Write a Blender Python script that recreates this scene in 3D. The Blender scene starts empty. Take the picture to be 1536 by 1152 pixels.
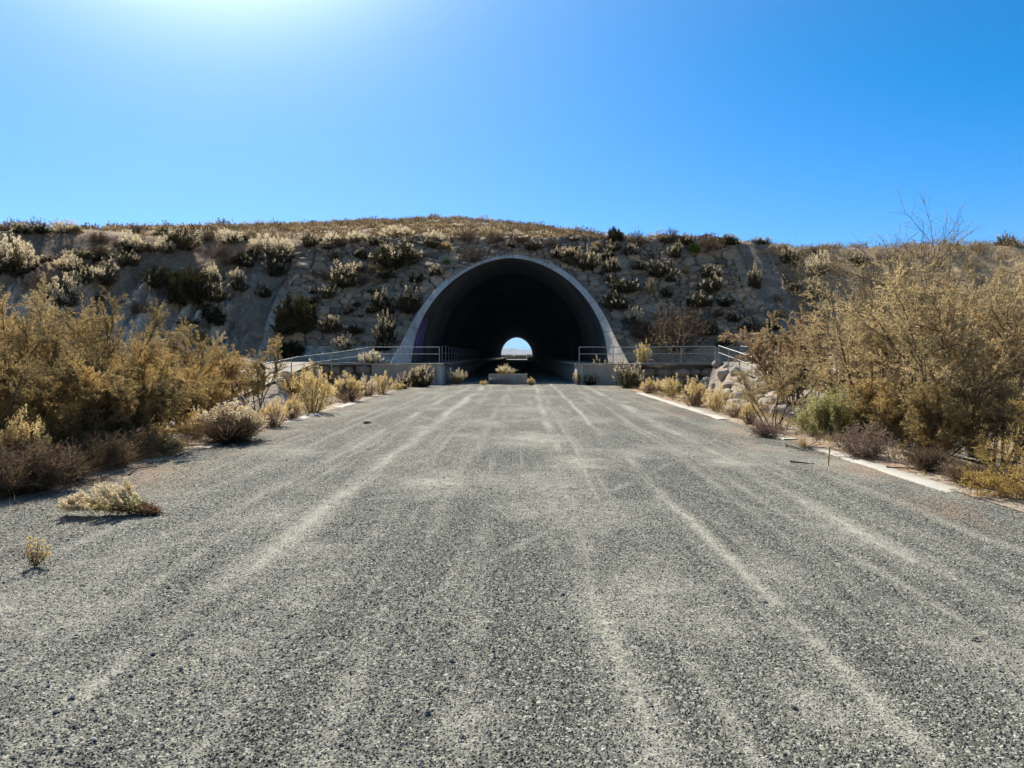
import bpy, math, random
import numpy as np
from mathutils import Vector, Matrix

S = bpy.context.scene
R = math.radians
COL = S.collection

# ------------------------------------------------------------------ camera, sky, sun, exposure
FPX = 1156.0                     # focal length in pixels of the 1536 px wide photograph
CAMZ = 1.6
PITCH = math.atan(43.0 / FPX)    # horizon sits 43 px above the centre
YAW = math.atan(9.0 / FPX)
cam_d = bpy.data.cameras.new("camera")
cam = bpy.data.objects.new("camera", cam_d)
COL.objects.link(cam)
cam_d.sensor_fit = 'HORIZONTAL'
cam_d.angle = 2 * math.atan(768.0 / FPX)
cam_d.clip_start = 0.05
cam_d.clip_end = 30000
cam.location = (0, 0, CAMZ)
cam.rotation_euler = (math.pi / 2 - PITCH, 0, YAW)
S.camera = cam
CAM_M = cam.rotation_euler.to_matrix()

SUN_EL, SUN_AZ = R(41.0), R(-23.0)      # azimuth measured from +Y towards +X
SUN_DIR = Vector((math.sin(SUN_AZ) * math.cos(SUN_EL), math.cos(SUN_AZ) * math.cos(SUN_EL), math.sin(SUN_EL)))
world = bpy.data.worlds.new("World")
S.world = world
world.use_nodes = True
wn, wl = world.node_tree.nodes, world.node_tree.links
wn.clear()
w_out = wn.new("ShaderNodeOutputWorld")
w_bg = wn.new("ShaderNodeBackground")
sky = wn.new("ShaderNodeTexSky")
sky.sky_type = 'NISHITA'
sky.sun_disc = False
sky.sun_elevation = SUN_EL
sky.sun_rotation = SUN_AZ
sky.altitude = 2200
sky.air_density = 1.0
sky.dust_density = 0.15
sky.ozone_density = 2.0
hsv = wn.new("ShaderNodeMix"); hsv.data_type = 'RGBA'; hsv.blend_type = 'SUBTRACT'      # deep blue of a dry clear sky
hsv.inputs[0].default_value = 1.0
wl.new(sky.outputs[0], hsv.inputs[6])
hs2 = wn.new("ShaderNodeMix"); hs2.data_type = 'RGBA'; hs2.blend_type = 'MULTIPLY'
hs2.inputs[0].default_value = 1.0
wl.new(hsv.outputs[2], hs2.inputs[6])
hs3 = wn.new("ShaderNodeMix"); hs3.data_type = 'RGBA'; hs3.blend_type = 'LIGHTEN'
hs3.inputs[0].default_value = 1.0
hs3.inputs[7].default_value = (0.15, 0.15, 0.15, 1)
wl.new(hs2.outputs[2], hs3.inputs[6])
# (the deepening fades out towards the side of the sky away from the sun; wired below)
# sun aureole and lens flare together, added as a glow in the sky colour
geo = wn.new("ShaderNodeTexCoord")
dot = wn.new("ShaderNodeVectorMath"); dot.operation = 'DOT_PRODUCT'
nrm = wn.new("ShaderNodeVectorMath"); nrm.operation = 'NORMALIZE'
wl.new(geo.outputs['Generated'], nrm.inputs[0])
wl.new(nrm.outputs[0], dot.inputs[0])
dot.inputs[1].default_value = SUN_DIR
clampn = wn.new("ShaderNodeMath"); clampn.operation = 'MAXIMUM'; clampn.inputs[1].default_value = 0.0
wl.new(dot.outputs['Value'], clampn.inputs[0])
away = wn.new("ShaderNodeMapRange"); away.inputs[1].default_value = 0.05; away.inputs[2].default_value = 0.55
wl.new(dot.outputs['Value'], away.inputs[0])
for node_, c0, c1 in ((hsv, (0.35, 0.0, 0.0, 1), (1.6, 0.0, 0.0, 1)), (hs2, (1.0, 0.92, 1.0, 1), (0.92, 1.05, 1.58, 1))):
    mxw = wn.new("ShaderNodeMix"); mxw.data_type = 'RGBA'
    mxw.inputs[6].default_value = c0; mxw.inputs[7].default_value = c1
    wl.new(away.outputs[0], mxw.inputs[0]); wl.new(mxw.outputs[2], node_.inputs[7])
pw = wn.new("ShaderNodeMath"); pw.operation = 'POWER'; pw.inputs[1].default_value = 60.0
wl.new(clampn.outputs[0], pw.inputs[0])
ml = wn.new("ShaderNodeMath"); ml.operation = 'MULTIPLY'; ml.inputs[1].default_value = 90.0
wl.new(pw.outputs[0], ml.inputs[0])
pw2 = wn.new("ShaderNodeMath"); pw2.operation = 'POWER'; pw2.inputs[1].default_value = 9.0
wl.new(clampn.outputs[0], pw2.inputs[0])
ml2 = wn.new("ShaderNodeMath"); ml2.operation = 'MULTIPLY_ADD'; ml2.inputs[1].default_value = 4.6
wl.new(pw2.outputs[0], ml2.inputs[0])
wl.new(ml.outputs[0], ml2.inputs[2])
glow = wn.new("ShaderNodeMix"); glow.data_type = 'RGBA'; glow.blend_type = 'ADD'
glow.inputs[0].default_value = 1.0
sepw = wn.new("ShaderNodeSeparateXYZ"); wl.new(nrm.outputs[0], sepw.inputs[0])
mrw = wn.new("ShaderNodeMapRange"); mrw.inputs[1].default_value = 0.0; mrw.inputs[2].default_value = 0.12
wl.new(sepw.outputs['Z'], mrw.inputs[0])
low = wn.new("ShaderNodeMix"); low.data_type = 'RGBA'       # haze-like blue tint put into the sky colour near the horizon
low.inputs[6].default_value = (0.36, 0.56, 0.80, 1); low.inputs[7].default_value = (1, 1, 1, 1)
wl.new(mrw.outputs[0], low.inputs[0])
hs4 = wn.new("ShaderNodeMix"); hs4.data_type = 'RGBA'; hs4.blend_type = 'MULTIPLY'; hs4.inputs[0].default_value = 1.0
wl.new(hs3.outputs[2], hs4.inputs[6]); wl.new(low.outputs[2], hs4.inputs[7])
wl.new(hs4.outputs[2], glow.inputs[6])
gcol = wn.new("ShaderNodeMix"); gcol.data_type = 'RGBA'; gcol.blend_type = 'MULTIPLY'
gcol.inputs[0].default_value = 1.0
gcol.inputs[7].default_value = (1.0, 0.98, 0.88, 1)
wl.new(ml2.outputs[0], gcol.inputs[6])
wl.new(gcol.outputs[2], glow.inputs[7])
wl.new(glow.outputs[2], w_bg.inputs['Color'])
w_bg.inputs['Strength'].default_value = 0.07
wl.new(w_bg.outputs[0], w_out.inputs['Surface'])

sun_d = bpy.data.lights.new("sun", 'SUN')
sun = bpy.data.objects.new("sun", sun_d)
COL.objects.link(sun)
sun_d.energy = 5.0
sun_d.angle = R(0.53)
sun_d.color = (1.0, 0.93, 0.80)
sun.rotation_euler = (-SUN_DIR).to_track_quat('-Z', 'Y').to_euler()

S.view_settings.view_transform = 'Standard'
S.view_settings.look = 'None'
S.view_settings.gamma = 1
S.view_settings.exposure = 0.5
S.render.engine = 'CYCLES'
S.cycles.use_denoising = True
S.cycles.use_adaptive_sampling = True
S.cycles.adaptive_threshold = 0.015
S.cycles.volume_bounces = 0
S.cycles.max_bounces = 6
S.cycles.diffuse_bounces = 3
S.cycles.transparent_max_bounces = 8
S.cycles.sample_clamp_indirect = 6
S.cycles.feature_set = 'EXPERIMENTAL'
S.cycles.dicing_rate = 1.0
S.cycles.use_light_tree = False
S.render.filter_size = 1.15

# ------------------------------------------------------------------ helpers
rng = np.random.default_rng(7)


def tag(o, label=None, cat=None, group=None, kind=None):
    if label: o['label'] = label
    if cat: o['category'] = cat
    if group: o['group'] = group
    if kind: o['kind'] = kind
    return o


def empty(name, loc=(0, 0, 0), rz=0.0):
    o = bpy.data.objects.new(name, None)
    o.empty_display_size = 0.2
    COL.objects.link(o)
    o.location = loc
    o.rotation_euler = (0, 0, rz)
    return o


def obj(name, me, parent=None, mat=None):
    o = bpy.data.objects.new(name, me)
    COL.objects.link(o)
    if parent is not None: o.parent = parent
    if mat is not None and not me.materials: me.materials.append(mat)
    return o


def copy_tree(o, parent=None):
    c = o.copy()
    COL.objects.link(c)
    c.parent = parent
    for ch in list(o.children):
        copy_tree(ch, c)
    return c


def mesh_np(name, V, F, mat=None, smooth=False, attrs=None, cols=None):
    """V (n,3); F list of (m,k) int arrays with k = 3 or 4"""
    me = bpy.data.meshes.new(name)
    V = np.asarray(V, np.float32)
    if not isinstance(F, list): F = [F]
    F = [np.asarray(f, np.int32) for f in F if len(f)]
    me.vertices.add(len(V))
    me.vertices.foreach_set('co', V.ravel())
    lo = np.concatenate([f.ravel() for f in F])
    tot = np.concatenate([np.full(len(f), f.shape[1], np.int32) for f in F])
    st = np.concatenate([[0], np.cumsum(tot)[:-1]]).astype(np.int32)
    me.loops.add(len(lo))
    me.loops.foreach_set('vertex_index', lo)
    me.polygons.add(len(tot))
    me.polygons.foreach_set('loop_start', st)
    me.polygons.foreach_set('loop_total', tot)
    if smooth: me.polygons.foreach_set('use_smooth', np.ones(len(tot), bool))
    for k, a in (attrs or {}).items():
        at = me.attributes.new(k, 'FLOAT', 'POINT')
        at.data.foreach_set('value', np.asarray(a, np.float32))
    for k, a in (cols or {}).items():
        at = me.attributes.new(k, 'FLOAT_COLOR', 'POINT')
        a = np.asarray(a, np.float32)
        if a.shape[1] == 3: a = np.concatenate([a, np.ones((len(a), 1), np.float32)], 1)
        at.data.foreach_set('color', a.ravel())
    me.update(calc_edges=True)
    if mat: me.materials.append(mat)
    return me


class MB:
    """collects verts / faces / a random value per vertex for ONE mesh"""
    def __init__(s): s.V, s.F3, s.F4, s.A, s.n = [], [], [], [], 0

    def add(s, V, F, a=None):
        V = np.asarray(V, float); F = np.asarray(F, int)
        if len(V) == 0: return
        (s.F3 if F.shape[1] == 3 else s.F4).append(F + s.n)
        s.V.append(V)
        if a is None: a = np.full(len(V), 0.5)
        a = np.broadcast_to(np.asarray(a, float), (len(V),))
        s.A.append(a); s.n += len(V)

    def mesh(s, name, mat, smooth=False):
        F = []
        if s.F3: F.append(np.concatenate(s.F3))
        if s.F4: F.append(np.concatenate(s.F4))
        return mesh_np(name, np.concatenate(s.V), F, mat, smooth, {'rnd': np.concatenate(s.A)})

    def box(s, x0, x1, y0, y1, z0, z1, a=0.5, bev=0.0):
        if bev <= 0:
            V = [(x, y, z) for z in (z0, z1) for y in (y0, y1) for x in (x0, x1)]
            s.add(V, [(0, 2, 3, 1), (4, 5, 7, 6), (0, 1, 5, 4), (2, 6, 7, 3), (0, 4, 6, 2), (1, 3, 7, 5)], a)
            return
        b = bev      # chamfered box
        P = []
        for X, sx in ((x0, 1), (x1, -1)):
            for Y, sy in ((y0, 1), (y1, -1)):
                for Z, sz in ((z0, 1), (z1, -1)):
                    P += [(X, Y + sy * b, Z + sz * b), (X + sx * b, Y, Z + sz * b), (X + sx * b, Y + sy * b, Z)]
        def i(ix, iy, iz, k): return ((ix * 2 + iy) * 2 + iz) * 3 + k
        Q = []
        for ix in (0, 1): Q.append([i(ix, 0, 0, 0), i(ix, 1, 0, 0), i(ix, 1, 1, 0), i(ix, 0, 1, 0)])
        for iy in (0, 1): Q.append([i(0, iy, 0, 1), i(1, iy, 0, 1), i(1, iy, 1, 1), i(0, iy, 1, 1)])
        for iz in (0, 1): Q.append([i(0, 0, iz, 2), i(1, 0, iz, 2), i(1, 1, iz, 2), i(0, 1, iz, 2)])
        for iy in (0, 1):
            for iz in (0, 1): Q.append([i(0, iy, iz, 1), i(1, iy, iz, 1), i(1, iy, iz, 2), i(0, iy, iz, 2)])
        for ix in (0, 1):
            for iz in (0, 1): Q.append([i(ix, 0, iz, 0), i(ix, 1, iz, 0), i(ix, 1, iz, 2), i(ix, 0, iz, 2)])
        for ix in (0, 1):
            for iy in (0, 1): Q.append([i(ix, iy, 0, 0), i(ix, iy, 1, 0), i(ix, iy, 1, 1), i(ix, iy, 0, 1)])
        T = [[i(ix, iy, iz, 0), i(ix, iy, iz, 1), i(ix, iy, iz, 2)] for ix in (0, 1) for iy in (0, 1) for iz in (0, 1)]
        base = s.n
        s.add(P, Q, a)
        s.F3.append(np.array(T) + base)

    def tube(s, pts, r0, r1=None, k=5, a=0.5, cap=True):
        pts = np.asarray(pts, float); n = len(pts)
        if r1 is None: r1 = r0
        rad = np.linspace(r0, r1, n)
        T = np.gradient(pts, axis=0)
        T /= np.linalg.norm(T, axis=1, keepdims=True) + 1e-9
        ref = np.where(np.abs(T[:, 2:3]) > 0.9, np.array([[1.0, 0, 0]]), np.array([[0, 0, 1.0]]))
        U = np.cross(T, ref); U /= np.linalg.norm(U, axis=1, keepdims=True) + 1e-9
        W = np.cross(T, U)
        th = np.arange(k) * 2 * math.pi / k
        V = pts[:, None, :] + rad[:, None, None] * (np.cos(th)[None, :, None] * U[:, None, :] + np.sin(th)[None, :, None] * W[:, None, :])
        V = V.reshape(-1, 3)
        i = np.arange(n - 1)[:, None] * k; j = np.arange(k)[None, :]; j2 = (j + 1) % k
        F = np.stack([i + j, i + j2, i + k + j2, i + k + j], -1).reshape(-1, 4)
        base = s.n
        s.add(V, F, a)
        if cap and k == 4:
            s.F4.append(np.array([[0, 1, 2, 3]]) + base); s.F4.append(np.array([[3, 2, 1, 0]]) + base + (n - 1) * k)

    def leaves(s, P, D, L, W, a):
        """diamond leaves: base P, direction D"""
        n = len(P)
        if n == 0: return
        D = D / (np.linalg.norm(D, axis=1, keepdims=True) + 1e-9)
        Q = rng.normal(size=(n, 3))
        side = np.cross(D, Q); side /= np.linalg.norm(side, axis=1, keepdims=True) + 1e-9
        L = np.broadcast_to(np.asarray(L, float), (n,))[:, None]; W = np.broadcast_to(np.asarray(W, float), (n,))[:, None]
        V = np.stack([P, P + D * L * .45 + side * W * .5, P + D * L, P + D * L * .45 - side * W * .5], 1).reshape(-1, 3)
        F = np.arange(n * 4).reshape(n, 4)
        s.add(V, F, np.repeat(np.broadcast_to(np.asarray(a, float), (n,)), 4))


def hash2(ix, iy, seed=0):
    ix = ix.astype(np.int64); iy = iy.astype(np.int64)
    h = (ix * 374761393 + iy * 668265263 + seed * 1274126177) & 0x7fffffff
    h = ((h ^ (h >> 13)) * 1274126177) & 0x7fffffff
    h = h ^ (h >> 16)
    return (h & 0xffff) / 65535.0


def vnoise(x, y, seed=0):
    x = np.asarray(x, float); y = np.asarray(y, float)
    ix = np.floor(x); iy = np.floor(y); fx = x - ix; fy = y - iy
    fx = fx * fx * (3 - 2 * fx); fy = fy * fy * (3 - 2 * fy)
    a = hash2(ix, iy, seed); b = hash2(ix + 1, iy, seed); c = hash2(ix, iy + 1, seed); d = hash2(ix + 1, iy + 1, seed)
    return (a * (1 - fx) + b * fx) * (1 - fy) + (c * (1 - fx) + d * fx) * fy


def fbm(x, y, seed=0, o=4):
    v = 0; amp = .5; t = 0
    for k in range(o):
        v = v + amp * vnoise(x * 2 ** k, y * 2 ** k, seed + k * 17); t += amp; amp *= .5
    return v / t


def worley(x, y, seed=0):
    """F1, F2, id value, offset to the nearest cell point"""
    ix = np.floor(x); iy = np.floor(y)
    f1 = np.full(x.shape, 9.0); f2 = np.full(x.shape, 9.0); idv = np.zeros(x.shape); ox = np.zeros(x.shape); oy = np.zeros(x.shape)
    for dx in (-1, 0, 1):
        for dy in (-1, 0, 1):
            cx = ix + dx; cy = iy + dy
            px = cx + .1 + .8 * hash2(cx, cy, seed); py = cy + .1 + .8 * hash2(cx, cy, seed + 5)
            d = np.sqrt((px - x) ** 2 + (py - y) ** 2) * (0.85 + .3 * hash2(cx, cy, seed + 11))
            n1 = d < f1
            f2 = np.where(n1, f1, np.minimum(f2, d))
            idv = np.where(n1, hash2(cx, cy, seed + 9), idv); ox = np.where(n1, x - px, ox); oy = np.where(n1, y - py, oy)
            f1 = np.where(n1, d, f1)
    return f1, f2, idv, ox, oy


def sstep(a, b, x):
    t = np.clip((x - a) / (b - a), 0, 1)
    return t * t * (3 - 2 * t)


# ------------------------------------------------------------------ materials
def nodes_of(m):
    m.use_nodes = True
    return m.node_tree.nodes, m.node_tree.links


def new_mat(name, rough=0.9):
    m = bpy.data.materials.new(name)
    n, l = nodes_of(m)
    b = n['Principled BSDF']
    b.inputs['Roughness'].default_value = rough
    b.inputs['Specular IOR Level'].default_value = 0.25
    return m, n, l, b


def ramp(n, stops):
    r = n.new('ShaderNodeValToRGB')
    e = r.color_ramp.elements
    while len(e) < len(stops): e.new(0.5)
    for el, (p, c) in zip(e, stops):
        el.position = p; el.color = (*c, 1)
    return r


def noise(n, l, vec, scale, detail=4, rough=.55):
    t = n.new('ShaderNodeTexNoise')
    t.inputs['Scale'].default_value = scale; t.inputs['Detail'].default_value = detail; t.inputs['Roughness'].default_value = rough
    if vec is not None: l.new(vec, t.inputs['Vector'])
    return t


def mix(n, l, a, b, f, mode='MIX'):
    m = n.new('ShaderNodeMix'); m.data_type = 'RGBA'; m.blend_type = mode
    for sock, v in ((m.inputs[6], a), (m.inputs[7], b), (m.inputs[0], f)):
        if hasattr(v, 'is_linked') or hasattr(v, 'links'): l.new(v, sock)
        elif isinstance(v, (int, float)): sock.default_value = v
        else: sock.default_value = (*v, 1)
    return m.outputs[2]


def math_n(n, l, op, a, b=None, c=None, clamp=False):
    m = n.new('ShaderNodeMath'); m.operation = op; m.use_clamp = clamp
    for i, v in enumerate((a, b, c)):
        if v is None: continue
        if hasattr(v, 'links'): l.new(v, m.inputs[i])
        else: m.inputs[i].default_value = v
    return m.outputs[0]


def mapping(n, l, vec, scale, loc=(0, 0, 0)):
    m = n.new('ShaderNodeMapping'); m.inputs['Scale'].default_value = scale; m.inputs['Location'].default_value = loc
    l.new(vec, m.inputs['Vector'])
    return m.outputs[0]


def bump(n, l, b, h, strength, dist):
    bn = n.new('ShaderNodeBump'); bn.inputs['Strength'].default_value = strength; bn.inputs['Distance'].default_value = dist
    l.new(h, bn.inputs['Height']); l.new(bn.outputs[0], b.inputs['Normal'])
    return bn


def leaf_mat(name, stops, trans=0.45, tcol=1.0):
    m = bpy.data.materials.new(name)
    n, l = nodes_of(m); n.clear()
    out = n.new('ShaderNodeOutputMaterial')
    at = n.new('ShaderNodeAttribute'); at.attribute_name = 'rnd'
    oi = n.new('ShaderNodeObjectInfo')
    v = math_n(n, l, 'MULTIPLY_ADD', oi.outputs['Random'], 0.24, -0.12)
    v = math_n(n, l, 'ADD', at.outputs['Fac'], v, clamp=True)
    r = ramp(n, stops); l.new(v, r.inputs[0])
    d = n.new('ShaderNodeBsdfDiffuse'); t = n.new('ShaderNodeBsdfTranslucent')
    l.new(r.outputs[0], d.inputs[0])
    tc = mix(n, l, r.outputs[0], (tcol, tcol, tcol), 1.0, 'MULTIPLY')
    l.new(tc, t.inputs[0])
    mx = n.new('ShaderNodeMixShader'); mx.inputs[0].default_value = trans
    l.new(d.outputs[0], mx.inputs[1]); l.new(t.outputs[0], mx.inputs[2])
    l.new(mx.outputs[0], out.inputs[0])
    return m


M = {}
M['tamarisk'] = leaf_mat('tamarisk_foliage', [(0, (.14, .113, .057)), (.35, (.30, .225, .105)), (.7, (.48, .345, .15)), (1, (.62, .40, .15))], .52)
M['gold'] = leaf_mat('golden_foliage', [(0, (.26, .19, .07)), (.4, (.46, .33, .11)), (.75, (.62, .43, .14)), (1, (.74, .52, .20))], .55)
M['tamarisk_green'] = leaf_mat('tamarisk_green', [(0, (.24, .195, .108)), (.4, (.44, .345, .19)), (.75, (.60, .465, .25)), (1, (.70, .50, .235))], .58)
M['rust'] = leaf_mat('rusty_foliage', [(0, (.24, .17, .095)), (.5, (.42, .305, .17)), (1, (.58, .44, .26))], .5)
M['leafgreen'] = leaf_mat('green_foliage', [(0, (.30, .29, .12)), (.5, (.48, .45, .20)), (1, (.66, .60, .32))], .55)
M['pinkdry'] = leaf_mat('pinkish_dry', [(0, (.20, .14, .11)), (.5, (.34, .25, .19)), (1, (.50, .38, .29))], .4)
M['deadtwig'] = leaf_mat('dead_twig', [(0, (.12, .088, .06)), (.5, (.25, .185, .125)), (1, (.46, .36, .25))], .4)
M['darkstraw'] = leaf_mat('dark_straw', [(0, (.07, .05, .032)), (.5, (.17, .12, .07)), (1, (.40, .29, .17))], .4)
M['darkleaf'] = leaf_mat('dark_foliage', [(0, (.022, .024, .010)), (.5, (.055, .050, .022)), (1, (.12, .095, .042))], .35)
M['freshleaf'] = leaf_mat('fresh_leaf', [(0, (.10, .16, .02)), (.5, (.20, .27, .04)), (1, (.32, .36, .07))], .5)
M['yellowleaf'] = leaf_mat('yellow_leaf', [(0, (.20, .16, .04)), (.5, (.42, .33, .09)), (1, (.60, .48, .16))], .5)
M['brownleaf'] = leaf_mat('brown_leaf', [(0, (.07, .05, .033)), (.5, (.16, .11, .07)), (1, (.32, .23, .14))], .45)
M['redleaf'] = leaf_mat('red_brown_leaf', [(0, (.08, .045, .03)), (.5, (.17, .095, .06)), (1, (.30, .185, .11))], .45)
M['plume'] = leaf_mat('cream_plume', [(0, (.52, .41, .25)), (.5, (.74, .62, .42)), (1, (.90, .81, .60))], .55)
M['plumefar'] = leaf_mat('tan_plume', [(0, (.42, .33, .20)), (.5, (.60, .49, .32)), (1, (.80, .69, .49))], .5)
M['plumegold'] = leaf_mat('gold_plume', [(0, (.50, .36, .14)), (.5, (.74, .57, .26)), (1, (.88, .76, .46))], .55)
M['dryleaf'] = leaf_mat('dry_twigs', [(0, (.09, .065, .05)), (.5, (.18, .13, .095)), (1, (.32, .235, .16))], .3)
M['straw'] = leaf_mat('straw', [(0, (.26, .19, .10)), (.5, (.42, .32, .18)), (1, (.60, .50, .32))], .45)


def wood_mat(name, c0, c1):
    m, n, l, b = new_mat(name)
    tc = n.new('ShaderNodeTexCoord')
    t = noise(n, l, tc.outputs['Object'], 14, 4)
    r = ramp(n, [(.3, c0), (.75, c1)]); l.new(t.outputs['Fac'], r.inputs[0]); l.new(r.outputs[0], b.inputs['Base Color'])
    return m


M['bark'] = wood_mat('bark', (.06, .045, .035), (.17, .135, .105))
M['stem'] = wood_mat('stem', (.10, .07, .04), (.22, .16, .09))
M['deadwood'] = wood_mat('dead_wood', (.16, .13, .11), (.34, .29, .24))
M['redstem'] = wood_mat('red_stem', (.13, .05, .03), (.26, .13, .07))


def concrete(name, base=(.36, .35, .33), stain=.5, streak=True, joints=None):
    m, n, l, b = new_mat(name, .88)
    tc = n.new('ShaderNodeTexCoord'); P = tc.outputs['Object']
    t1 = noise(n, l, P, 0.9, 6, .6)
    r1 = ramp(n, [(.3, tuple(c * (1 - .35 * stain) for c in base)), (.7, tuple(min(1, c * 1.12) for c in base))])
    l.new(t1.outputs['Fac'], r1.inputs[0]); c = r1.outputs[0]
    t2 = noise(n, l, P, 26, 5, .6)
    c = mix(n, l, c, ramp_out(n, l, t2.outputs['Fac'], [(.35, (.78, .78, .78)), (.65, (1.05, 1.05, 1.05))]), .7, 'MULTIPLY')
    if streak:
        ts = noise(n, l, mapping(n, l, P, (3.0, 3.0, .18)), 1.6, 4, .6)
        c = mix(n, l, c, ramp_out(n, l, ts.outputs['Fac'], [(.42, (.62, .60, .57)), (.62, (1, 1, 1))]), .65 * stain, 'MULTIPLY')
    if joints:
        sep = n.new('ShaderNodeSeparateXYZ'); l.new(P, sep.inputs[0])
        q = math_n(n, l, 'DIVIDE', sep.outputs['Y'], joints)
        q = math_n(n, l, 'FRACT', q)
        pn = n.new('ShaderNodeTexWhiteNoise'); pn.noise_dimensions = '1D'
        l.new(math_n(n, l, 'FLOOR', math_n(n, l, 'ADD', math_n(n, l, 'DIVIDE', sep.outputs['Y'], joints), .5)), pn.inputs['W'])
        c = mix(n, l, c, ramp_out(n, l, pn.outputs['Value'], [(0, (.6, .6, .6)), (1, (1.15, 1.15, 1.15))]), 1.0, 'MULTIPLY')
        q = math_n(n, l, 'COMPARE', q, .5, .02)
        c = mix(n, l, c, (.10, .10, .10), math_n(n, l, 'MULTIPLY', q, .7))
    if name == 'collar_concrete':      # joints between the cast segments of the ring
        sx = n.new('ShaderNodeSeparateXYZ'); l.new(P, sx.inputs[0])
        an = math_n(n, l, 'ARCTAN2', math_n(n, l, 'SUBTRACT', sx.outputs['Z'], 2.0), sx.outputs['X'])
        an = math_n(n, l, 'FRACT', math_n(n, l, 'MULTIPLY', an, 2.9))
        c = mix(n, l, c, (.16, .145, .125), math_n(n, l, 'MULTIPLY', math_n(n, l, 'COMPARE', an, .5, .010), .75))
        tz_ = noise(n, l, mapping(n, l, P, (1.2, 1.2, .35)), 1.1, 5, .7)
        c = mix(n, l, c, (.30, .265, .22), ramp_out(n, l, tz_.outputs['Fac'], [(.50, (0, 0, 0)), (.68, (.6, .6, .6))]))
    l.new(c, b.inputs['Base Color'])
    bump(n, l, b, t2.outputs['Fac'], .35, .012)
    return m


def ramp_out(n, l, fac, stops):
    r = ramp(n, stops); l.new(fac, r.inputs[0]); return r.outputs[0]


M['concrete'] = concrete('concrete', (.56, .465, .35))
M['pier'] = concrete('pier_concrete', (.62, .57, .48), .5)
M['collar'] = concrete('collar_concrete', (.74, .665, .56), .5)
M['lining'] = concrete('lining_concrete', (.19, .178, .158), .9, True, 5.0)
M['kerb'] = concrete('kerb_concrete', (.56, .52, .44), .7, False)
M['walk'] = concrete('walkway_concrete', (.36, .325, .275), .5)
M['path'] = concrete('path_concrete', (.36, .315, .25), .6, False)


def metal(name, c, rough=.5):
    m, n, l, b = new_mat(name, rough)
    tc = n.new('ShaderNodeTexCoord')
    t = noise(n, l, tc.outputs['Object'], 7, 5, .65)
    l.new(ramp_out(n, l, t.outputs['Fac'], [(.35, tuple(x * .7 for x in c)), (.7, c)]), b.inputs['Base Color'])
    b.inputs['Metallic'].default_value = .35
    return m


M['rail'] = metal('galvanised_steel', (.46, .46, .45), .45)


def vcol_mat(name, nscale=9.0, amount=.8, bumpd=.05, fine=60):
    m, n, l, b = new_mat(name, .95)
    at = n.new('ShaderNodeAttribute'); at.attribute_name = 'Col'
    tc = n.new('ShaderNodeTexCoord'); P = tc.outputs['Object']
    t1 = noise(n, l, P, nscale, 6, .65)
    c = mix(n, l, at.outputs['Color'], ramp_out(n, l, t1.outputs['Fac'], [(.3, (.62, .60, .58)), (.7, (1.28, 1.26, 1.22))]), amount, 'MULTIPLY')
    t2 = noise(n, l, P, fine, 3, .6)
    c = mix(n, l, c, ramp_out(n, l, t2.outputs['Fac'], [(.35, (.75, .75, .75)), (.65, (1.15, 1.15, 1.15))]), amount, 'MULTIPLY')
    l.new(c, b.inputs['Base Color'])
    h = math_n(n, l, 'MULTIPLY_ADD', t2.outputs['Fac'], .35, t1.outputs['Fac'])
    bump(n, l, b, h, .8, bumpd)
    return m


M['soil'] = vcol_mat('soil', 4, 1.0, .16, 26)
M['stone'] = vcol_mat('pitching_stone', 4.0, .9, .09, 20)
M['boulder'] = vcol_mat('boulder_stone', 5.0, .7, .04, 30)


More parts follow.
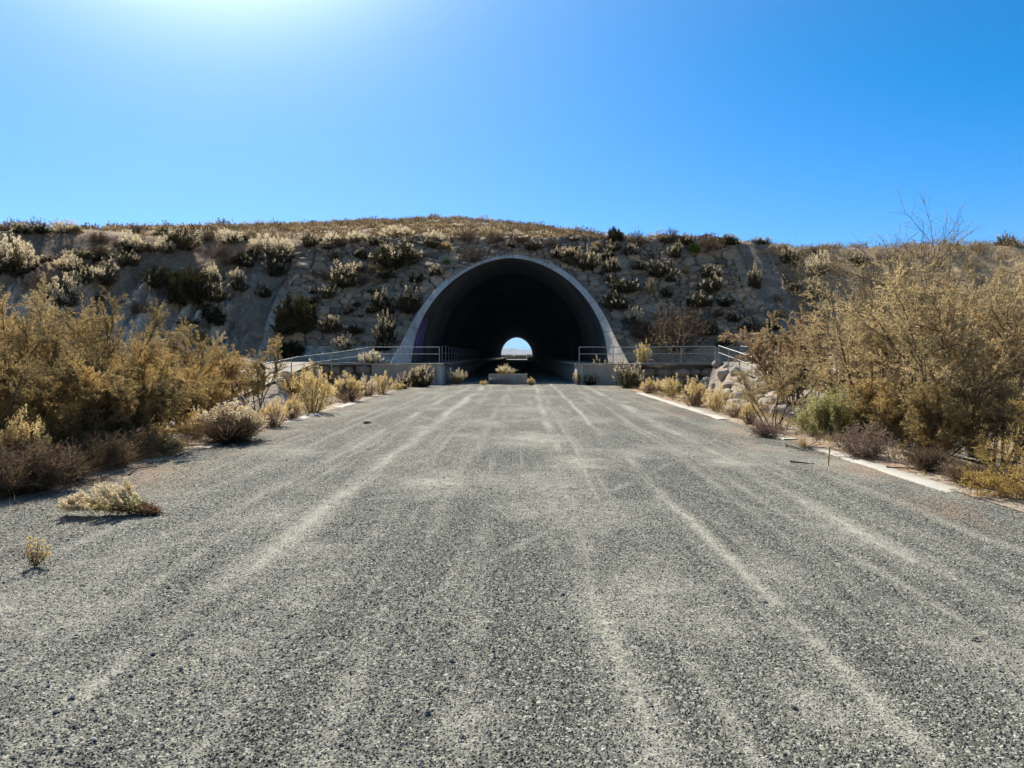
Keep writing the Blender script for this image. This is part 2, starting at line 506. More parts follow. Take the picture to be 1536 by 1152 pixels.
def road_material():
    m, n, l, b = new_mat('gravel_road', .92)
    tc = n.new('ShaderNodeTexCoord'); P = tc.outputs['Object']
    sep = n.new('ShaderNodeSeparateXYZ'); l.new(P, sep.inputs[0])
    # worn dusty tracks along the road (they wander a little)
    wob = noise(n, l, mapping(n, l, P, (.15, .16, .1)), 1.0, 2)
    X = math_n(n, l, 'ADD', sep.outputs['X'], math_n(n, l, 'MULTIPLY_ADD', wob.outputs['Fac'], .5, -.25))
    tr = None
    for x0, k, w, st_ in ((-3.75, .0, .09, .5), (-3.05, .012, .13, .8), (-2.55, -.01, .07, .6), (-2.1, .008, .17, 1), (-1.35, 0, .07, .5), (-.9, .012, .10, .5), (-.35, 0, .05, .4), (.5, .010, .13, .9), (.92, .004, .06, .7), (1.2, -.01, .05, .5),
                        (1.66, .004, .085, 1), (2.25, .02, .07, .5), (2.7, 0, .06, .6), (3.05, .012, .17, 1), (3.5, .0, .06, .5), (4.15, 0, .08, .5), (-2.9, .45, .05, .55), (5.9, -.42, .05, .5)):
        xl = math_n(n, l, 'MULTIPLY_ADD', sep.outputs['Y'], k, x0)
        d = math_n(n, l, 'ABSOLUTE', math_n(n, l, 'SUBTRACT', X, xl))
        g = math_n(n, l, 'SUBTRACT', 1.0, math_n(n, l, 'DIVIDE', d, w * 1.5), clamp=True)
        g = math_n(n, l, 'MULTIPLY', g, st_)
        tr = g if tr is None else math_n(n, l, 'MAXIMUM', tr, g)
    # bald dusty patches
    bald = None
    warp = noise(n, l, P, 1.7, 4, .65)
    for bx, by, ra in ((-1.05, 9.6, .75), (.3, 14.8, 1.1), (.95, 11.5, .7), (3.2, 11.6, .6), (-1.7, 6.2, .5), (.2, 23, 1.2), (1.9, 19, .8), (-2.0, 17, .6), (1.2, 4.6, .35), (3.6, 21, .8), (-1.6, 4.1, .5), (-1.45, 5.2, .4), (1.4, 3.5, .33), (.75, 5.3, .3), (1.9, 5.6, .4), (-.25, 3.3, .25), (2.4, 4.3, .4), (3.0, 7.3, .45), (-2.4, 7.6, .5), (.1, 7.8, .4), (-3.6, 12.5, .6)):
        dx = math_n(n, l, 'SUBTRACT', sep.outputs['X'], bx); dy = math_n(n, l, 'MULTIPLY', math_n(n, l, 'SUBTRACT', sep.outputs['Y'], by), .55)
        rr = math_n(n, l, 'SQRT', math_n(n, l, 'ADD', math_n(n, l, 'MULTIPLY', dx, dx), math_n(n, l, 'MULTIPLY', dy, dy)))
        rr = math_n(n, l, 'MULTIPLY_ADD', warp.outputs['Fac'], ra * 1.9, math_n(n, l, 'SUBTRACT', rr, ra * .95))
        g = math_n(n, l, 'SUBTRACT', 1.0, math_n(n, l, 'DIVIDE', rr, ra), clamp=True)
        g = math_n(n, l, 'MULTIPLY', g, .95 if by in (9.6, 14.8, 11.5, 11.6) else .6)
        bald = g if bald is None else math_n(n, l, 'MAXIMUM', bald, g)
    brk = noise(n, l, mapping(n, l, P, (1.2, .22, 1)), 1.1, 5, .65)
    tr = math_n(n, l, 'MULTIPLY', tr, ramp_out(n, l, brk.outputs['Fac'], [(.36, (.03, .03, .03)), (.56, (1, 1, 1))]))
    streak = noise(n, l, mapping(n, l, P, (3.4, .12, 1)), 1.0, 5, .65)
    st = ramp_out(n, l, streak.outputs['Fac'], [(.52, (0, 0, 0)), (.72, (.6, .6, .6))])
    pat = noise(n, l, mapping(n, l, P, (.55, .30, 1), (3.1, 1.7, 0)), 1.0, 6, .6)
    pt = ramp_out(n, l, pat.outputs['Fac'], [(.50, (0, 0, 0)), (.70, (.75, .75, .75))])
    dust = math_n(n, l, 'MAXIMUM', math_n(n, l, 'MAXIMUM', tr, bald), math_n(n, l, 'MAXIMUM', st, pt))
    midp = noise(n, l, P, 6, 5, .7)
    dust = math_n(n, l, 'MULTIPLY', dust, ramp_out(n, l, midp.outputs['Fac'], [(.3, (.35, .35, .35)), (.62, (1, 1, 1))]))
    # chippings
    v1 = n.new('ShaderNodeTexVoronoi'); v1.inputs['Scale'].default_value = 92; l.new(P, v1.inputs['Vector'])
    v1.inputs['Randomness'].default_value = 1
    v2 = n.new('ShaderNodeTexVoronoi'); v2.inputs['Scale'].default_value = 40; l.new(P, v2.inputs['Vector'])
    sh = n.new('ShaderNodeSeparateColor'); l.new(v1.outputs['Color'], sh.inputs[0])
    sh2 = n.new('ShaderNodeSeparateColor'); l.new(v2.outputs['Color'], sh2.inputs[0])
    chip = ramp_out(n, l, sh.outputs[0], [(0, (.045, .046, .040)), (.42, (.125, .126, .108)), (.8, (.235, .233, .198)), (1, (.48, .47, .40))])
    chip = mix(n, l, chip, ramp_out(n, l, sh2.outputs[1], [(0, (.5, .5, .5)), (1, (1.3, 1.29, 1.25))]), .7, 'MULTIPLY')
    big = noise(n, l, P, .35, 4, .6)
    chip = mix(n, l, chip, ramp_out(n, l, big.outputs['Fac'], [(.3, (.78, .78, .78)), (.7, (1.15, 1.14, 1.10))]), .9, 'MULTIPLY')
    fines = noise(n, l, P, 130, 3, .6)
    dcol = ramp_out(n, l, fines.outputs['Fac'], [(.3, (.33, .315, .25)), (.7, (.58, .55, .44))])
    # half of the stones still poke out of the dust
    poke = ramp_out(n, l, v1.outputs['Distance'], [(.10, (.15, .15, .15)), (.45, (1, 1, 1))])
    df = math_n(n, l, 'MULTIPLY', dust, poke, clamp=True)
    df = math_n(n, l, 'MAXIMUM', df, math_n(n, l, 'MULTIPLY', tr, .58))
    c = mix(n, l, chip, dcol, math_n(n, l, 'MULTIPLY', df, .95))
    # red soil washed in along the edges
    ax = math_n(n, l, 'ABSOLUTE', math_n(n, l, 'ADD', sep.outputs['X'], .17))
    edge = n.new('ShaderNodeMapRange'); edge.inputs[1].default_value = 3.6; edge.inputs[2].default_value = 5.3
    l.new(ax, edge.inputs[0])
    rn = noise(n, l, mapping(n, l, P, (.9, .35, 1), (9, 2, 0)), 1.0, 5, .65)
    red = math_n(n, l, 'MULTIPLY', edge.outputs[0], ramp_out(n, l, rn.outputs['Fac'], [(.45, (0, 0, 0)), (.66, (1, 1, 1))]))
    c = mix(n, l, c, (.36, .225, .145), math_n(n, l, 'MULTIPLY', red, .75))
    l.new(c, b.inputs['Base Color'])
    # relief: chippings 6 mm, larger stones, sunk under the dust
    h1 = math_n(n, l, 'SUBTRACT', .55, v1.outputs['Distance'], clamp=True)
    h1 = math_n(n, l, 'MULTIPLY', h1, math_n(n, l, 'MULTIPLY_ADD', sh.outputs[1], 1.1, .25))
    h2 = math_n(n, l, 'SUBTRACT', .50, v2.outputs['Distance'], clamp=True)
    h2 = math_n(n, l, 'MULTIPLY', h2, math_n(n, l, 'GREATER_THAN', sh2.outputs[0], .62))
    h = math_n(n, l, 'MULTIPLY_ADD', h1, .019, math_n(n, l, 'MULTIPLY', h2, .022))
    h = math_n(n, l, 'MULTIPLY', h, math_n(n, l, 'MULTIPLY_ADD', dust, -.55, 1.0))
    rut = noise(n, l, mapping(n, l, P, (1.3, .25, 1)), 1.2, 4)
    h = math_n(n, l, 'ADD', h, math_n(n, l, 'MULTIPLY', rut.outputs['Fac'], .035))
    h = math_n(n, l, 'ADD', h, math_n(n, l, 'MULTIPLY', midp.outputs['Fac'], .012))
    dp = n.new('ShaderNodeDisplacement'); dp.inputs['Midlevel'].default_value = 0.03; dp.inputs['Scale'].default_value = 1.0
    l.new(h, dp.inputs['Height'])
    l.new(dp.outputs[0], n['Material Output'].inputs['Displacement'])
    m.displacement_method = 'BOTH'
    return m


M['road'] = road_material()

# ------------------------------------------------------------------ the lie of the land
XC = -0.48          # tunnel axis
YM = 44.0           # y of the mouth at walkway level
KP = 1.10           # the stone slope goes back 1.1 m per metre
KS = 1.2            # the mouth leans back 1.2 m per metre of height
ZW = 1.15           # walkway level
Y_FAR = 285.0
HB = 3.70           # half width of the carriageway inside
Y_WALL = 42.0       # front of the retaining walls


def mouth_y(z): return YM + KS * (z - ZW)


def inner_half(z):
    h = np.asarray(z, float) - CAMZ - .5
    q = np.clip(h / 6.03, 0, 1)
    return 5.66 * (1 - q ** 1.85) ** (1 / 1.85)


def outer_half(z):
    z = np.asarray(z, float)
    h = z - CAMZ - .5
    q = np.clip(h / 6.56, 0, 1)
    e = 6.12 * (1 - q ** 1.8) ** (1 / 1.8)
    line = np.interp(z, [-.5, 1.15, 2.43, 4.4], [7.15, 6.66, 6.22, 5.66])
    return np.where(z < 3.4, np.maximum(line, e), e)


TOE_X = [-80, -40, -24, -18, -15.5, 15.5, 18, 24, 40, 80]
TOE_Y = [8, 29, 38.5, 42.6, 44.3, 44.3, 42.8, 38.5, 29, 8]


def toe(x): return np.interp(x, TOE_X, TOE_Y)


def slope_c(x):
    m = np.interp(np.abs(x), [14, 20, 80], [0, .60, .58])
    return 1 / np.sqrt(1 + m * m)


def ramp_z(y): return np.clip(ZW - (Y_WALL - y) * .105, -1.0, ZW)


def base_z(x, y):
    x = np.asarray(x, float); y = np.asarray(y, float)
    ax = np.abs(x + .17)
    verge = -.72 * sstep(6.4, 9.4, ax)
    n = (fbm(x * .5, y * .5, 3) - .5) * .35 * sstep(5.8, 7.2, ax) + (fbm(x * 2.2, y * 2.2, 4) - .5) * .14 * sstep(5.6, 6.4, ax)
    zr = ramp_z(y)
    rz = sstep(9.6, 10.9, ax)
    z = verge * (1 - rz) + zr * rz
    z = z + (ax > 13.2) * sstep(13.2, 15.0, ax) * .35
    z = z + n * np.where((ax > 10.8) & (ax < 13.0), .12, 1)
    # terrace behind the retaining walls
    return np.where(y > Y_WALL, np.where(ax < 13.5, ZW, z), z)


def land(x, y):
    x = np.asarray(x, float); y = np.asarray(y, float)
    c = slope_c(x)
    s = (y - toe(x)) * c
    wl_ = sstep(-15.8, -18.5, x); wr_ = sstep(15.8, 18.5, x)
    # centre: the stone slope plane
    pc = ZW + s / KP
    # left: eroded marl cut, then a flatter earth slope
    xx = x - .25 * s
    def groove(f, w): return np.clip(1 - np.abs(f - .5) * w, 0, 1)
    g1 = groove(fbm(xx * .85, s * .06, 21, 2), 7); g2 = groove(fbm(xx * 2.1 + s * .12, s * .10, 25, 2), 6); g3 = groove(fbm(xx * 5.0, s * .35, 27, 2), 5)
    ero = sstep(.1, 1.2, s) * (1 - sstep(4.6, 7.6, s + (fbm(x * .4, y * 0, 29, 2) - .5) * 3))
    sl = s - (1.7 * g1 + 1.25 * g2 + .5 * g3) * ero + 1.1 * ero
    pl = np.interp(sl, [-20, 0, 4.6, 11.5, 40], [-10, -.3, 5.9, 10.6, 30])
    pl = pl + (fbm(x * .6, y * .6, 31) - .5) * .5
    # right: rough stony earth
    sr = s - (1 - np.abs(fbm(x * .7, s * .15, 41, 3) - .5) * 2) * .8
    pr = np.interp(sr, [-20, 0, 11.0, 40], [-9, .2, 9.3, 33]) + (fbm(x * .8, y * .8, 33) - .5) * .8
    p = pc * (1 - wl_ - wr_) + pl * wl_ + pr * wr_
    rg = ((fbm(x * 1.7, y * 1.7, 44, 3) - .5) * .55 + (fbm(x * 4.7, y * 4.7, 46, 2) - .5) * .22) * sstep(.0, 1.5, s)
    pl = pl + rg * .8; pr = pr + rg * 1.3
    crest = np.interp(x, [-60, -34, -27, -22, -17, 15, 20, 30, 60], [8.7, 8.9, 9.2, 9.5, 9.65, 9.65, 8.9, 8.3, 7.8])
    yc = toe(x) + 10.6 / c
    tz = np.interp(x, [-80, -46, -41, -37, -27, -8, 2, 7, 12, 16, 40, 80], [11.5, 12.5, 14.0, 17.2, 18.5, 19.2, 18.3, 17.3, 15.2, 13.6, 11, 10])
    tc_ = np.clip((y - yc) / np.maximum(100 - yc, 1), 0, 1)
    H = crest + (tz - crest) * tc_ - np.clip(y - 100, 0, 300) * .03
    H = H + (fbm(x * .3, y * .3, 51) - .5) * .7 * np.clip((y - yc) / 4 + 1, 0, 1)
    k = .5
    d = np.clip(.5 + .5 * (H - p) / k, 0, 1)
    sm = H * (1 - d) + p * d - k * d * (1 - d)
    b = base_z(x, y)
    return np.maximum(b, sm)


def pix_ray(u, v):
    d = CAM_M @ Vector((u - 768.0, 576.0 - v, -FPX))
    return np.array(d) / d[1]            # per metre of y


def at(u, v, y):
    d = pix_ray(u, v)
    return Vector((d[0] * y, y, CAMZ + d[2] * y))


def on_road(u, v, z=0.0):
    d = pix_ray(u, v)
    y = (z - CAMZ) / d[2]
    return Vector((d[0] * y, y, z))


YS = np.arange(4, 130, .1)


def hit(u, v):
    d = pix_ray(u, v)
    zz = CAMZ + d[2] * YS
    g = land(d[0] * YS, YS)
    e = zz - g
    i = np.argmax(e <= 0) if (e <= 0).any() else int(np.argmin(e[300:] / YS[300:])) + 300
    y = YS[i]
    return Vector((d[0] * y, y, float(land(np.array([d[0] * y]), np.array([y]))[0])))


# ------------------------------------------------------------------ terrain
def grid_mesh(xs, ys, keep_fn, zoff=0.0):
    X, Y = np.meshgrid(xs, ys)
    Z = land(X, Y) + zoff
    nx, ny = len(xs), len(ys)
    idx = np.arange(nx * ny).reshape(ny, nx)
    F = np.stack([idx[:-1, :-1], idx[:-1, 1:], idx[1:, 1:], idx[1:, :-1]], -1).reshape(-1, 4)
    cx = (X[:-1, :-1] + X[1:, 1:]) / 2; cy = (Y[:-1, :-1] + Y[1:, 1:]) / 2; cz = (Z[:-1, :-1] + Z[1:, 1:]) / 2
    k = keep_fn(cx, cy, cz).reshape(-1)
    F = F[k]
    return X.ravel(), Y.ravel(), Z.ravel(), F


def terrain():
    xs = np.arange(-78, 78.01, .28); ys = np.arange(-12, 114.01, .28)

    def keep(x, y, z):
        road = (np.abs(x + .17) < 5.25) & (y < 43)
        hole = (y > Y_WALL - .4) & (y < 56) & (np.abs(x - XC) < outer_half(z) - .22) & (z < 8.62)
        bank = (x > -37.8) & (x < -15.2) & (y > 26.2) & (y < 58)
        front = (y > Y_WALL - .2) & (y < Y_WALL + .5) & (np.abs(x) < 10.8)
        stone = (x > -14.6) & (x < 14.3) & (y > 45.4) & (y < 53.9)
        return ~(road | hole | stone | front | bank)
    def keep_bank(x, y, z):
        s = (y - toe(x)) * slope_c(x)
        return (s > -12) & (y < 58.2)
    for name, (gx, gy, kf) in (('hillside', (xs, ys, keep)), ('bank', (np.arange(-38, -15.0, .11), np.arange(26, 58.3, .13), keep_bank))):
        part_terrain(name, gx, gy, kf)


def part_terrain(name, gx, gy, kf):
    x, y, z, F = grid_mesh(gx, gy, kf)
    s = (y - toe(x)) * slope_c(x)
    zr = sstep(-17.5, -19.5, x) + sstep(17.5, 19.5, x)
    low = np.array([.40, .34, .25]); marl = np.array([.70, .63, .52]); earth = np.array([.36, .24, .15]); hillc = np.array([.36, .28, .18])
    redsoil = np.array([.44, .30, .20]); tan = np.array([.46, .38, .29])
    nz = fbm(x * .35, y * .35, 61, 4)
    C = np.tile(tan, (len(x), 1)) * (.8 + .5 * nz[:, None])
    vr = sstep(.50, .62, fbm(x * .6, y * .25, 63))[:, None] * ((x > 4.5) & (x < 9)).astype(float)[:, None]
    C = C * (1 - vr) + redsoil * vr
    onb = sstep(-.3, .6, s)[:, None]
    xx = x - .25 * s; gg = np.clip(1 - np.abs(fbm(xx * 2.1 + s * .12, s * .10, 25, 2) - .5) * 6, 0, 1) * sstep(.1, 1.2, s)
    em = sstep(6.2, 4.4, z + (fbm(x * .5, y * .5, 65) - .5) * 3.2)[:, None]
    left = (x < 0)[:, None].astype(float)
    Lc = marl * em + earth * (1 - em); Lc = Lc * (1 - .7 * gg[:, None]) + np.array([.17, .135, .10]) * .7 * gg[:, None]
    Rc = np.array([.50, .385, .25]) * (.7 + .6 * nz[:, None])
    B = Lc * left + Rc * (1 - left)
    C = C * (1 - onb) + B * onb
    yc = toe(x) + 10.6 / slope_c(x)
    hc = sstep(-1.0, 2.5, y - yc)[:, None]
    C = C * (1 - hc) + hillc * (.75 + .5 * nz[:, None]) * hc
    me = mesh_np('terrain', np.stack([x, y, z], 1), F, M['soil'], True, cols={'Col': C})
    o = obj(name, me); tag(o, 'brown earth slopes rising round the tunnel to a scrubby hilltop' if name == 'hillside' else 'chalky eroded gully bank with brown earth above left of the stone slope', name, kind='structure')


def hill_back():
    hillc = np.array([.36, .28, .18])
    # back of the hill
    xs = np.arange(-78, 78.1, 3.0); ys = np.append(np.arange(113.5, 282, 3.0), 285.0)
    x, y, z, F = grid_mesh(xs, ys, lambda a, b, c: np.ones(a.shape, bool), -.05)
    z = np.maximum(z, 9.6)
    me = mesh_np('hill_back', np.stack([x, y, z], 1), F, M['soil'], True, cols={'Col': np.tile(hillc, (len(x), 1))})
    o = obj('hill', me); tag(o, 'low scrub covered hill carrying on behind the crest', 'hill', kind='structure')
    # plain
    xs = np.array([-9000, -2000, -600, -200, -78, -40, 0, 40, 78, 200, 600, 2000, 9000.]); ys = np.array([-600, -200, -60, -12, 60, 120, 200, 285, 330, 420, 700, 1500, 4000, 9500.])
    X, Y = np.meshgrid(xs, ys); idx = np.arange(X.size).reshape(X.shape)
    F = np.stack([idx[:-1, :-1], idx[:-1, 1:], idx[1:, 1:], idx[1:, :-1]], -1).reshape(-1, 4)
    me = mesh_np('plain', np.stack([X.ravel(), Y.ravel(), np.full(X.size, -1.7)], 1), F, M['soil'], cols={'Col': np.tile(np.array([.46, .42, .34]), (X.size, 1))})
    tag(obj('ground', me), 'pale dry plain reaching to the horizon', 'ground', kind='structure')


terrain()
hill_back()


def mountains():
    m, n, l, b = new_mat('mountain_rock', .95)
    tc = n.new('ShaderNodeTexCoord')
    t = noise(n, l, tc.outputs['Object'], .01, 5, .6)
    l.new(ramp_out(n, l, t.outputs['Fac'], [(.3, (.14, .13, .11)), (.7, (.26, .23, .19))]), b.inputs['Base Color'])
    xs = np.arange(-2400, 2401, 30.0); ys = np.arange(6600, 8401, 45.0)
    X, Y = np.meshgrid(xs, ys)
    prof = np.clip(1 - np.abs(Y - 7500) / 900, 0, 1)
    Z = -4 + prof ** .8 * (20 + 75 * fbm(X * .0042 + 3.3, Y * .0012, 71, 5)) * (0.75 + .5 * fbm(X * .01, Y * .01, 73, 4))
    idx = np.arange(X.size).reshape(X.shape)
    F = np.stack([idx[:-1, :-1], idx[:-1, 1:], idx[1:, 1:], idx[1:, :-1]], -1).reshape(-1, 4)
    me = mesh_np('mountains', np.stack([X.ravel(), Y.ravel(), Z.ravel()], 1), F, m, True)
    tag(obj('mountains', me), 'distant blue mountain ridge seen through the far end of the tunnel', 'mountains', kind='structure')


mountains()

# ------------------------------------------------------------------ road, kerbs
def road():
    xs = np.linspace(-5.55, 5.25, 28); ys = np.concatenate([np.arange(-2, 46.1, .4), np.arange(48, 336, 4.0)])
    X, Y = np.meshgrid(xs, ys)
    wob = (fbm(Y * .45, Y * 0 + 2.2, 81) - .5)
    # ragged edges where the verge creeps in; narrower inside the tunnel
    half = np.where(Y > Y_WALL - .3, 4.6, 5.42)
    X = np.clip(X + .17, -half, half) - .17
    Z = np.full(X.shape, .0)
    idx = np.arange(X.size).reshape(X.shape)
    F = np.stack([idx[:-1, :-1], idx[:-1, 1:], idx[1:, 1:], idx[1:, :-1]], -1).reshape(-1, 4)
    xa = X.ravel(); cc = (xa[F].max(1) - xa[F].min(1)) > .02
    me = mesh_np('road', np.stack([X.ravel(), Y.ravel(), Z.ravel()], 1), F[cc], M['road'])
    o = obj('road', me)
    tag(o, 'worn grey gravel road with pale dusty wheel tracks leading into the tunnel', 'road', kind='structure')
    md = o.modifiers.new('subdivision', 'SUBSURF'); md.subdivision_type = 'SIMPLE'; md.levels = 0; md.render_levels = 1
    o.cycles.use_adaptive_subdivision = True
    o.cycles.dicing_rate = 1.0


road()


def kerb(xc, y0, y1, label, w=.28):
    n = max(2, int((y1 - y0) / .5))
    ys = np.linspace(y0, y1, n + 1)
    mb = MB()
    rows = []
    for y in ys:
        j = (float(fbm(np.array([y * 1.7]), np.array([xc]), 91)[0]) - .5) * .12
        zz = .012 - .06 * float(sstep(9.6, 8.4, np.array(y))) + (float(fbm(np.array([y * .8]), np.array([xc + 3]), 93)[0]) - .5) * .03
        rows += [(xc - w / 2 + j, y, -.12), (xc - w / 2 + j, y, zz - .012), (xc - w / 2 + j + .014, y, zz), (xc + w / 2 + j - .014, y, zz), (xc + w / 2 + j, y, zz - .012), (xc + w / 2 + j, y, -.12)]
    k = 6
    F = [[i * k + a, i * k + a + 1, (i + 1) * k + a + 1, (i + 1) * k + a] for i in range(n) for a in range(k - 1)]
    F += [[0, 1, 2, 5], [2, 3, 4, 5]] + [[n * k + a for a in (5, 2, 1, 0)], [n * k + a for a in (5, 4, 3, 2)]]
    mb.add(rows, F)
    o = obj('kerb', mb.mesh('kerb', M['kerb']))
    tag(o, label, 'kerb', 'flush concrete kerbs of the road', 'structure')


kerb(5.17, 8.2, 13.3, 'long pale concrete kerb strip beside the golden tamarisk branch')
kerb(5.17, 14.6, 16.2, 'short broken kerb piece below the light green bush')
kerb(5.17, 19.3, 33.0, 'pale kerb strip running up to the yellow weeds by the boulder wall')
kerb(-5.5, 19.0, 21.4, 'short exposed kerb piece below the tall yellow weed')
kerb(-5.5, 23.4, 26.4, 'exposed white kerb piece beyond the tall yellow weed')
kerb(-5.5, 13.2, 13.9, 'small broken kerb end by the dark plumed bush')

# ------------------------------------------------------------------ tunnel
def yin(z): return mouth_y(z) - .34 + .55 * np.clip((5.8 - z) / 4.6, 0, 1.1) ** 1.2


def tunnel():
    root = empty('tunnel', (XC, YM, 0))
    tag(root, 'concrete railway tunnel with a leaning horseshoe mouth and sky at its far end', 'tunnel')
    IR = (-XC, -YM, 0)
    off = np.array(IR, float)
    # profile angle samples from the left foot over the crown to the right foot
    zc_in = CAMZ + .5 + 6.03; zc_out = CAMZ + .5 + 6.56
    t = np.linspace(0, 1, 41)
    z_in = (-.1) + (zc_in + .1) * np.sin(t * math.pi / 2) ** 1.05
    z_out = (-.1) + (zc_out + .1) * np.sin(t * math.pi / 2) ** 1.05
    def prof(z, f):
        w = f(z)
        L = np.stack([XC - w, z], 1); Rr = np.stack([XC + w, z], 1)[::-1]
        return np.concatenate([L, Rr[1:]])
    PI_ = prof(z_in, inner_half); PO = prof(z_out, outer_half)
    PI_[40, 0] = XC; PO[40, 0] = XC
    n = len(PI_)
    yi0 = yin(PI_[:, 1]); yo0 = mouth_y(PO[:, 1]) - .38 - .75 * np.clip((5.8 - PO[:, 1]) / 4.6, 0, 1.1) ** 1.4
    # lining
    ts = np.concatenate([[0], np.cumsum(np.linspace(.4, 6.5, 70))]); ts = ts / ts[-1]
    V = []
    for q in ts:
        V.append(np.stack([PI_[:, 0], yi0 + (Y_FAR - yi0) * q, PI_[:, 1]], 1))
    m = len(ts)
    V = np.concatenate(V)
    i = np.arange(m - 1)[:, None] * n; j = np.arange(n - 1)[None, :]
    F = np.stack([i + j, i + j + 1, i + n + j + 1, i + n + j], -1).reshape(-1, 4)
    mb = MB(); mb.add(V + off, F)
    # back of the lining so that no light leaks
    W = np.stack([np.tile(PO[:, 0] * 1.0, 2), np.concatenate([yo0 + 1.2, np.full(n, Y_FAR)]), np.tile(PO[:, 1], 2)], 1)
    j = np.arange(n - 1)
    mb.add(W + off, np.stack([j, n + j, n + j + 1, j + 1], 1))
    W2 = np.concatenate([np.stack([PI_[:, 0], np.full(n, Y_FAR), PI_[:, 1]], 1), np.stack([PO[:, 0], np.full(n, Y_FAR), PO[:, 1]], 1)])
    mb.add(W2 + off, np.stack([j, n + j, n + j + 1, j + 1], 1))
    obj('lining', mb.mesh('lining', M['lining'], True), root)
    # collar (rim) with a back side
    mb = MB()
    A = np.stack([PI_[:, 0], yi0 + .001, PI_[:, 1]], 1)
    ch = .05
    dirv = (PO - PI_); dirv /= np.linalg.norm(dirv, axis=1, keepdims=True)
    B1 = np.stack([PO[:, 0] - dirv[:, 0] * ch, yo0, PO[:, 1] - dirv[:, 1] * ch], 1)
    B2 = np.stack([PO[:, 0], yo0 + ch, PO[:, 1]], 1)
    B3 = np.stack([PO[:, 0], yo0 + 1.3, PO[:, 1]], 1)
    G = np.concatenate([A, B1, B2, B3]) + off
    F = []
    for r in range(3): F.append(np.stack([r * n + j, r * n + j + 1, (r + 1) * n + j + 1, (r + 1) * n + j], 1))
    mb.add(G, np.concatenate(F))
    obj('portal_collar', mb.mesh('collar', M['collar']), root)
    # walkways inside, each with a parapet kerb
    for s in (-1, 1):
        mb = MB()
        x0, x1 = (XC + HB + .05, XC + 5.9) if s > 0 else (XC - 5.9, XC - HB - .05)
        mb.box(x0 + off[0], x1 + off[0], Y_WALL + .35 + off[1], Y_FAR + 3 + off[1], -.1, ZW - .11)
        xo = .10 * -s
        a, b_ = sorted((XC + s * HB + xo, XC + s * 5.9))
        mb.box(a + off[0], b_ + off[0], Y_WALL + .30 + off[1], Y_FAR + 3 + off[1], ZW - .108, ZW + .0)
        obj('walkway', mb.mesh('walkway', M['walk']), root)
    # spray paint on the left wall just inside the mouth
    pal = [(.62, .14, .30), (.10, .16, .52), (.72, .72, .74), (.22, .08, .30)]
    r = random.Random(5)
    for ci, colr in enumerate(pal):
        mt, nn, ll, bb = new_mat('spray_paint', .7)
        tcn = nn.new('ShaderNodeTexCoord'); tt = noise(nn, ll, tcn.outputs['Object'], 3.5, 4)
        ll.new(ramp_out(nn, ll, tt.outputs['Fac'], [(.3, tuple(c * .6 for c in colr)), (.7, tuple(min(1, c * 1.3) for c in colr))]), bb.inputs['Base Color'])
        mb = MB()
        for letter in range(6):
            yb = 45.4 + letter * .8 + r.uniform(-.1, .1); zb = 1.9 + r.uniform(-.2, .3)
            for stroke in range(3 if ci < 2 else 2):
                p0 = np.array([yb + r.uniform(-.2, .5), zb + r.uniform(-.5, .4)]); p2 = np.array([yb + r.uniform(-.3, .6), zb + r.uniform(.7, 2.0)])
                p1 = (p0 + p2) / 2 + np.array([r.uniform(-.6, .6), r.uniform(-.3, .3)])
                q = np.linspace(0, 1, 12)[:, None]
                pts = (1 - q) ** 2 * p0 + 2 * q * (1 - q) * p1 + q * q * p2
                tn = np.gradient(pts, axis=0); tn /= np.linalg.norm(tn, axis=1, keepdims=True)
                nv = np.stack([-tn[:, 1], tn[:, 0]], 1); wd = (.16 if ci < 2 else .07) * (1 - .4 * np.abs(q * 2 - 1))
                E = np.concatenate([pts + nv * wd / 2, pts - nv * wd / 2])
                zz = np.clip(E[:, 1], 1.2, 6)
                P3 = np.stack([XC - inner_half(zz) + .004 + .002 * ci + .0003 * (letter * 3 + stroke), np.maximum(E[:, 0], yin(zz) + .12), zz], 1) + off
                jj = np.arange(11)
                mb.add(P3, np.stack([jj, jj + 1, 12 + jj + 1, 12 + jj], 1))
        g = obj('graffiti', mb.mesh('graffiti', mt), root)
        g['label'] = ['pink spray painted strokes', 'dark blue spray painted strokes', 'white spray painted outlines', 'purple spray painted strokes'][ci]


tunnel()


